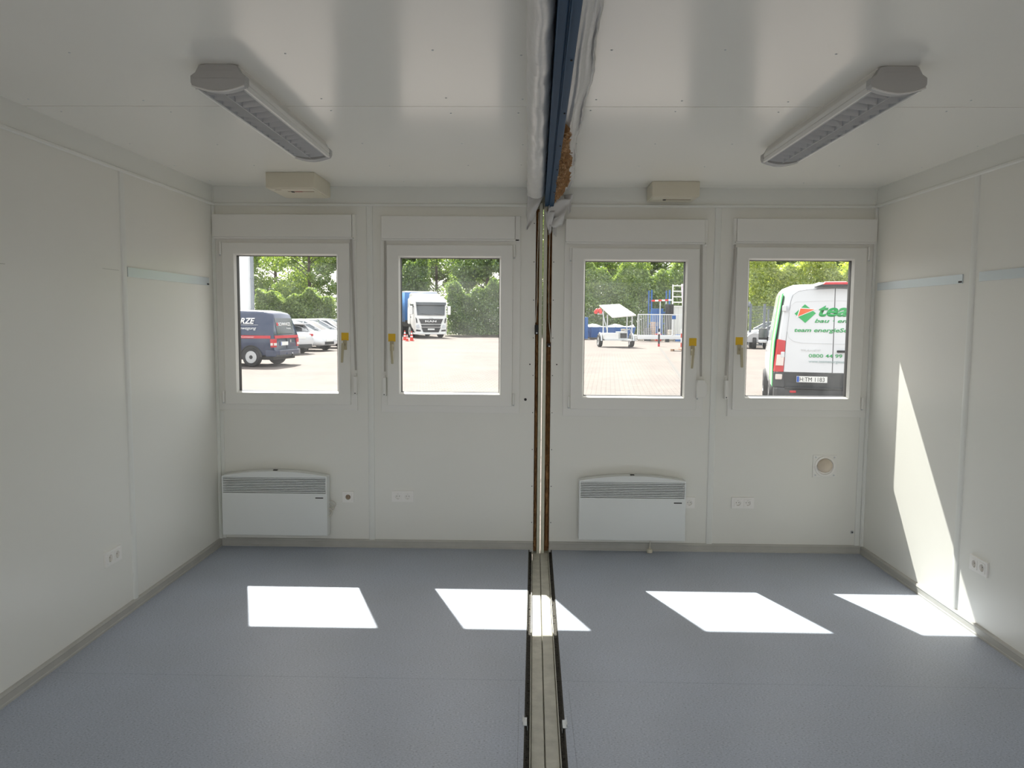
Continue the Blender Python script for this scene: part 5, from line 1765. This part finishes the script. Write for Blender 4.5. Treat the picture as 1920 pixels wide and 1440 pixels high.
M_LOAD = mat('stored_boards', (0.42, 0.38, 0.32), 0.8, var=0.35, vscale=7)
rk = rack('storage_rack', (9.30, 58.3), 1.35, 1.4, 3.70, 'tall blue storage rack with red topped load behind the gate')
lk = empty('site_locker', (8.98, 56.0, gz(56)), 0, 'tall blue steel cabinet behind the barred gate', 'cabinet')
MB().box(0, 0.82, 0, 0.6, 0.1, 2.28).build('cabinet_body', M_BLUEP, lk, bevel=0.01)
for k in range(2):
    dr_ = MB().box(0.02 + 0.40 * k, 0.40 + 0.40 * k, -0.02, 0.0, 0.14, 2.24).build('cabinet_door', M_BLUEP, lk, bevel=0.005)
    MB().box(0.34 if k == 0 else 0.44, 0.36 if k == 0 else 0.46, -0.05, -0.02, 1.0, 1.3).build('handle', M_GALV, dr_)
rb = empty('marker_beam', (8.85, 55.5, gz(55.5)), 0, 'red and white striped beam resting across the storage rack', 'beam')
for k in range(6):
    MB().box(k * 0.24, k * 0.24 + 0.24, -0.04, 0.04, 2.78 + 0.012 * k, 2.90 + 0.012 * k).build('stripe_block', M_REDL if k % 2 == 0 else M_PRINTW, rb)
for x in (0.62, 1.05):
    MB().box(x - 0.04, x + 0.04, -0.03, 0.03, 0, 2.80).build('prop', M_GALV, rb)
ll = empty('ladder_frame', (10.55, 56.5, gz(56.5)), 0, 'white rung frame standing on the pale storage box', 'ladder')
for x in (0, 0.95):
    MB().box(x - 0.045, x + 0.045, -0.04, 0.04, 2.496, 4.05).build('stile', M_STEELW, ll)
for k in range(4):
    MB().box(0, 0.95, -0.03, 0.03, 2.72 + k * 0.40, 2.80 + k * 0.40).build('rung', M_STEELW, ll)
pk = MB().hexa([(0.75, 0.1, 2.496), (1.6, 0.1, 2.496), (1.6, 0.2, 2.496), (0.75, 0.2, 2.496)], [(0.62, 0.1, 4.1), (1.6, 0.1, 4.1), (1.6, 0.2, 4.1), (0.62, 0.2, 4.1)]).build('pale_board', mat('pale_pink', (0.72, 0.62, 0.72), 0.5), ll)
sb = empty('storage_box', (10.52, 56.1, gz(56.1)), 0, 'large pale storage container with ribbed front behind the gate', 'container')
MB().box(0, 2.4, 0, 1.6, 0.1, 2.46).build('box_body', M_STEELW, sb, bevel=0.01)
MB().box(-0.05, 2.45, -0.06, 1.65, 2.40, 2.50).build('box_lid', M_STEELW, sb)
for k in range(8):
    MB().box(0.12 + k * 0.28, 0.20 + k * 0.28, -0.04, 0.0, 0.2, 2.38).build('rib', M_STEELW, sb)
bl = empty('signal_stack', (9.80, 55.0, gz(55.0)), 0, 'stack of black signal heads between rack and pale container', 'signal lamp')
for k in range(2):
    hd_ = MB().box(k * 0.30, k * 0.30 + 0.26, 0, 0.25, 1.75, 2.60).build('signal_head', M_PLAST, bl, bevel=0.01)
    for q in range(3):
        MB().cyl((k * 0.30 + 0.13, 0.0, 1.90 + q * 0.27), (k * 0.30 + 0.13, -0.10, 1.90 + q * 0.27), 0.10, n=14).build('visor', M_INK, hd_)
MB().box(0, 0.56, 0.05, 0.2, 0.0, 1.75).build('stand', M_GREYP, bl)
rr_ = np.random.RandomState(5)
cols = [M_LOAD, M_BLUEP, M_STEELW, M_LOAD, M_GREYP, M_WOODP, M_CONE, M_LOAD]
names = ['timber stack', 'blue crate', 'white block', 'board stack', 'dark crate', 'wooden box', 'red barrier stack', 'grey pallet load',
         'weathered plank pile', 'blue box beside the steel cabinet', 'white slab pile', 'greyish board pile', 'black box', 'brown timber box']
for k in range(14):
    x = 6.6 + k * 0.42
    y = 53.6 + rr_.uniform(-.3, .5)
    h = rr_.uniform(0.25, 0.95) if k != 5 else 1.35
    m = cols[k % 8]
    g = empty('pallet_load', (x, y, gz(y)), rr_.uniform(-.15, .15), 'low %s lying behind the barred gate' % names[k], 'pallet load', 'stored goods behind the gate')
    nl = max(2, int(h / 0.14))
    for q in range(nl):
        ww_ = 0.36 * rr_.uniform(0.8, 1.05)
        MB().box(-ww_ / 2, ww_ / 2, -0.3, 0.3, h * q / nl, h * (q + 0.86) / nl).build('layer', m, g)

# blue tanks and skip by the hedge, beyond the solar trailer
sk = empty('blue_skip', (4.3, 56.5, gz(56.5)), 0, 'long low blue skip with pale tarpaulin by the hedge', 'skip')
MB().hexa([(0.2, 0, 0.12), (3.4, 0, 0.12), (3.4, 1.5, 0.12), (0.2, 1.5, 0.12)], [(0, -0.1, 0.92), (3.6, -0.1, 0.92), (3.6, 1.6, 0.92), (0, 1.6, 0.92)]).build('tub', M_BLUEP, sk, bevel=0.02)
for k in range(6):
    MB().box(0.3 + k * 0.58, 0.38 + k * 0.58, -0.13, 0.0, 0.15, 0.92).build('rib', M_BLUEP, sk)
MB().loft([[(0.1 + 3.4 * k / 10, -0.15, 0.90), (0.1 + 3.4 * k / 10, 0.7, 1.05 + 0.10 * math.sin(k * 1.3)), (0.1 + 3.4 * k / 10, 1.65, 0.90), (0.1 + 3.4 * k / 10, 0.7, 0.88)] for k in range(11)]).build('tarpaulin', mat('tarp_pale', (0.50, 0.52, 0.54), 0.6), sk, smooth=60)
bc = empty('blue_locker', (3.75, 55.6, gz(55.6)), 0, 'narrow upright blue container at the hedge corner', 'container')
MB().box(-0.6, 0.55, 0, 1.0, 0.05, 1.62).build('locker_body', M_BLUEP, bc, bevel=0.01)
for k in range(4):
    MB().box(-0.5 + k * 0.27, -0.42 + k * 0.27, -0.04, 0.0, 0.1, 1.58).build('rib', M_BLUEP, bc)

# ------------------------------------------------------------------ mesh fence, axle trailer and car seen beside the delivery van
M_FENCE = mat('fence_grey', (0.13, 0.15, 0.175), 0.5)


def mesh_fence():
    r = empty('mesh_fence', (10.9, 46.5, gz(46.5)), R(2), 'grey double bar mesh fence with tall posts beside the delivery van', 'fence')
    L, h = 7.5, 2.40
    b0 = MB().box(-0.006, 0.006, -0.006, 0.006, 0.05, h).build('fence_wire', M_FENCE, r)
    b0.location = (0.0, 0, 0)
    for k in range(1, 150):
        share(b0, r, (k * 0.05, 0, 0))
    h0 = MB().box(0, L, -0.012, 0.012, -0.008, 0.008).build('fence_rail', M_FENCE, r)
    h0.location = (0, 0, 0.06)
    for k in range(1, 13):
        share(h0, r, (0, 0, 0.06 + k * 0.195))
    for x in (0, 2.5, 3.35, 4.05, 7.5):
        MB().box(x - 0.06, x + 0.06, -0.06, 0.06, 0, h + 0.15).build('fence_post', M_FENCE, r)
    MB().box(0.0, 2.5, 0.02, 0.05, h - 0.05, h + 0.28).build('top_panel', mat('fence_panel', (0.30, 0.33, 0.36), 0.6), r)
    return r


mesh_fence()


def axle_trailer():
    r = empty('axle_trailer', (12.75, 43.6, gz(43.6)), R(-10), 'grey flat trailer with rounded mudguard before the mesh fence', 'trailer')
    MB().box(-1.9, 0.7, -0.6, 0.6, 0.50, 0.66).build('flat_bed', M_STEELW, r, bevel=0.01)
    for s in (-1, 1):
        wheel(r, -0.05, s * 0.75, 0.34, 0.2, 1)
    m = [( -0.05 + 0.48 * math.cos(math.pi * k / 12), 0.36 + 0.52 * math.sin(math.pi * k / 12)) for k in range(13)]
    MB().prism(m, 1, -0.92, -0.55).build('mudguard', mat('mudguard_grey', (0.40, 0.40, 0.41), 0.5), r, bevel=0.01)
    MB().prism(m, 1, 0.55, 0.92).build('mudguard', mat('mudguard_grey', (0.40, 0.40, 0.41), 0.5), r, bevel=0.01)
    MB().tube([(0.7, 0, 0.58), (1.6, 0, 0.50), (1.9, 0, 0.50)], 0.05, 6).build('drawbar', M_GREYP, r)
    MB().cyl((1.1, 0, 0.9), (1.1, 0, 0.1), 0.04, n=8).build('jockey_leg', M_GREYP, r)
    for x in (0.55, 1.05):
        wheel(r, x, -0.4, 0.24, 0.12, 1, name='spare_wheel')
    MB().box(0.66, 0.74, -0.5, -0.42, 0.6, 2.2).build('stake', M_FENCE, r)
    return r


axle_trailer()
car('small_car', (17.6, 49.2, gz(49.2)), R(100), 'white small car behind the mesh fence', L=4.1)

# ------------------------------------------------------------------ white building with grey downpipe
M_RENDER = mat('white_render', (0.90, 0.91, 0.92), 0.7, var=0.01, vscale=1)
wbd = empty('white_building', (-25.80, 46.6, gz(50)), R(25), 'tall plain white building with grey corner downpipe behind the vans', 'building')
MB().box(-9.0, 8.40, 0, 16, -0.4, 11.0).build('wall_block', M_RENDER, wbd)
MB().box(-9.1, 8.5, -0.1, 16.1, 11.0, 11.25).build('roof_edge', M_GREYP, wbd)
M_PIPE = mat('pipe_grey', (0.30, 0.33, 0.37), 0.45)
MB().box(8.40, 8.46, -0.04, 0.3, 0, 11.0).build('corner_flashing', M_PIPE, wbd)
MB().cyl((8.30, -0.12, 0.0), (8.30, -0.12, 10.9), 0.07, n=12).build('downpipe', M_PIPE, wbd, smooth=40)
for z in (2.0, 4.0, 6.0, 8.0):
    MB().cyl((8.30, -0.12, z), (8.30, -0.12, z + 0.08), 0.09, n=12).build('pipe_clip', M_PIPE, wbd)

# ------------------------------------------------------------------ trees and hedges
M_LEAF = [leafmat('leaf_deep', (0.09, 0.17, 0.07), (0.28, 0.40, 0.13), 0.5),
          leafmat('leaf_mid', (0.13, 0.23, 0.08), (0.38, 0.50, 0.16), 0.5),
          leafmat('leaf_light', (0.26, 0.36, 0.10), (0.60, 0.68, 0.22), 0.5)]
M_BARK = mat('bark', (0.10, 0.075, 0.055), 0.95, var=0.3, vscale=9, bump=0.6, bscale=20)


def leaf_mesh(name, pts, nrm, size, mtl, seed):
    rs_ = np.random.RandomState(seed)
    n = len(pts)
    d = nrm + rs_.normal(0, 0.75, (n, 3))
    d /= np.linalg.norm(d, axis=1)[:, None]
    t = np.cross(d, rs_.normal(0, 1, (n, 3)))
    t /= np.linalg.norm(t, axis=1)[:, None] + 1e-9
    b = np.cross(d, t)
    s = (size * rs_.uniform(0.6, 1.3, n))[:, None]
    V = np.empty((n, 4, 3))
    V[:, 0] = pts - t * s * 0.62
    V[:, 1] = pts - b * s * 0.36 + d * s * 0.12
    V[:, 2] = pts + t * s * 0.62
    V[:, 3] = pts + b * s * 0.36 + d * s * 0.12
    me = bpy.data.meshes.new(name)
    me.vertices.add(4 * n)
    me.vertices.foreach_set('co', V.reshape(-1))
    me.loops.add(4 * n)
    me.loops.foreach_set('vertex_index', np.arange(4 * n, dtype=np.int32))
    me.polygons.add(n)
    me.polygons.foreach_set('loop_start', np.arange(0, 4 * n, 4, dtype=np.int32))
    me.update()
    me.validate()
    me.materials.append(mtl)
    return me


def crown_points(seed, R_, hz, z0, nblob, nleaf, blob=1.5):
    """leaf positions on clumps spread over an ellipsoidal crown"""
    rs_ = np.random.RandomState(seed)
    P, N = [], []
    for k in range(nblob):
        u = rs_.normal(0, 1, 3)
        u /= np.linalg.norm(u)
        rad_ = rs_.uniform(0.45, 1.0) ** 0.6
        c = np.array([u[0] * R_ * rad_, u[1] * R_ * rad_, z0 + hz + u[2] * hz * rad_])
        m = nleaf // nblob
        v = rs_.normal(0, 1, (m, 3))
        v /= np.linalg.norm(v, axis=1)[:, None]
        bl_ = blob * rs_.uniform(0.6, 1.25)
        rr2 = rs_.uniform(0.35, 1.0, m) ** 0.5
        P.append(c + v * rr2[:, None] * bl_ * np.array([1, 1, 0.7]))
        N.append(v * 0.6 + np.array([0, 0, 0.6]))
    return np.concatenate(P), np.concatenate(N)


def trunk_mesh(seed, h, r0, zc, spread):
    rs_ = np.random.RandomState(seed)
    m = MB()
    pts = [(0, 0, -0.2), (0.05, 0.02, h * 0.25), (0.0, 0.06, h * 0.55), (0.1, 0.0, h * 0.9)]
    m.tube(pts, [r0 * 1.25, r0, r0 * 0.75, r0 * 0.25], 9)
    for k in range(9):
        a_ = rs_.uniform(0, 6.28)
        z = h * rs_.uniform(0.22, 0.7)
        L = spread * rs_.uniform(0.5, 0.9)
        m.tube([(0, 0, z), (math.cos(a_) * L * 0.5, math.sin(a_) * L * 0.5, z + L * 0.35), (math.cos(a_) * L, math.sin(a_) * L, z + L * 0.6)], [r0 * 0.28, r0 * 0.16, r0 * 0.06], 6)
    return m


def make_tree(seed, h, R_, z0, mtl, nleaf=15000, nblob=46, blob=1.35, lsize=0.21, r0=0.17):
    r = empty('tree', (0, 0, 0), 0)
    P, N = crown_points(seed, R_, (h - z0) / 2, z0, nblob, nleaf, blob)
    c = bpy.data.objects.new('crown', leaf_mesh('crown', P, N, lsize, mtl, seed))
    COL.objects.link(c)
    c.parent = r
    trunk_mesh(seed, h * 0.85, r0, 0, R_).build('trunk', M_BARK, r, smooth=60)
    return r


TREES = [  # x, y, rot, scale, kind, label
    (-31.5, 71.5, 0.3, 1.00, 1, 'leafy mid green tree rising behind the white building'),
    (-20.2, 70.3, 1.3, 0.98, 1, 'airy green tree with sky gaps behind the white cars'),
    (-3.8, 69.4, 5.1, 0.98, 0, 'deep green tree with visible trunk beside the lorry cab'),
    (7.0, 69.6, 4.2, 0.98, 1, 'mid green tree rising behind the solar trailer'),
    (17.8, 69.6, 1.9, 0.98, 2, 'yellow green tree rising behind the mesh fence'),
    (28.8, 69.6, 0.1, 0.98, 0, 'dark green tree towering behind the delivery van'),
    (39.8, 69.8, 2.5, 0.98, 1, 'mid green tree far past the delivery van'),
    (-40.5, 83.0, 1.0, 1.15, 1, 'pale leafy second row tree past the white building'),
    (-27.5, 83.0, 2.0, 1.15, 1, 'green second row tree behind the airy tree'),
    (-14.6, 82.2, 3.6, 1.15, 0, 'broad dark green tree rising behind the lorry trailer'),
    (-1.6, 82.4, 5.5, 1.15, 1, 'green second row tree behind the tree beside the lorry'),
    (11.4, 82.4, 2.9, 1.15, 0, 'dark green tree rising behind the storage racks'),
    (24.4, 82.4, 0.5, 1.15, 1, 'green second row tree behind the delivery van trees'),
    (37.4, 82.4, 0.9, 1.15, 0, 'dark second row tree far past the delivery van'),
    (-11.6, 96.8, 2.2, 1.2, 0, 'tall dark green third row tree above the lorry'),
    (4.8, 96.5, 4.0, 1.2, 1, 'green third row tree seen above the solar trailer trees'),
]
protos = {0: make_tree(21, 13.5, 3.7, 1.8, M_LEAF[0], 28000, 46), 1: make_tree(22, 13.0, 3.7, 1.5, M_LEAF[1], 23000, 38), 2: make_tree(23, 12.0, 3.7, 0.8, M_LEAF[2], 34000, 52)}
used = set()
for x, y, rz, s, kind, lab in TREES:
    if kind in used:
        t = copy_tree(protos[kind])
    else:
        t = protos[kind]
        used.add(kind)
    t.location = (x, y, gz(y))
    t.rotation_euler = (0, 0, rz)
    t.scale = (s, s, s)
    tag(t, lab, 'tree', 'trees along the yard edge')


def hedge(name, x0, x1, y0, y1, h, n, mtl, label, seed, lsize=0.2, cat='hedge'):
    rs_ = np.random.RandomState(seed)
    P = np.stack([rs_.uniform(x0, x1, n), rs_.uniform(y0, y1, n) ** 1, rs_.uniform(0.02, 1.0, n)], 1)
    # push towards the front, back and top surfaces
    k = rs_.rand(n) < 0.55
    P[k, 1] = y0 + rs_.exponential(0.22, k.sum())
    top = h * (0.9 + 0.10 * np.sin(P[:, 0] * 1.7) + 0.06 * np.sin(P[:, 0] * 4.3 + 1))
    P[:, 2] = P[:, 2] ** 0.85 * top
    P[:, 1] += 0.18 * np.sin(P[:, 0] * 2.1 + P[:, 2] * 2.7)
    P[:, 2] += gz((y0 + y1) / 2)
    N = np.tile(np.array([[0, -0.7, 0.5]]), (n, 1))
    o = bpy.data.objects.new(name, leaf_mesh(name, P, N, lsize, mtl, seed))
    COL.objects.link(o)
    return tag(o, label, cat)


hedge('hedge', -6.5, 3.0, 60.5, 62.5, 4.4, 40000, M_LEAF[0], 'tall dense dark hedge beside the lorry', 31, 0.14)
hedge('tall_bushes', 3.3, 14.5, 60.5, 63.5, 6.2, 52000, M_LEAF[1], 'dense green bushes behind the solar trailer and gate', 32, 0.16, 'bush')
hedge('light_bushes', 14.9, 26.0, 52.5, 55.0, 6.3, 52000, M_LEAF[2], 'bright yellow green bushes behind the mesh fence', 33, 0.16, 'bush')
hedge('far_bushes', -14.4, -9.6, 72.5, 75.0, 7.5, 22000, M_LEAF[0], 'tall dark bushes beyond the lorry trailer', 35, 0.18, 'bush')
hedge('low_bushes', -21.8, -15.6, 60.5, 62.5, 3.6, 30000, M_LEAF[1], 'green bushes behind the white cars', 34, 0.15, 'bush')
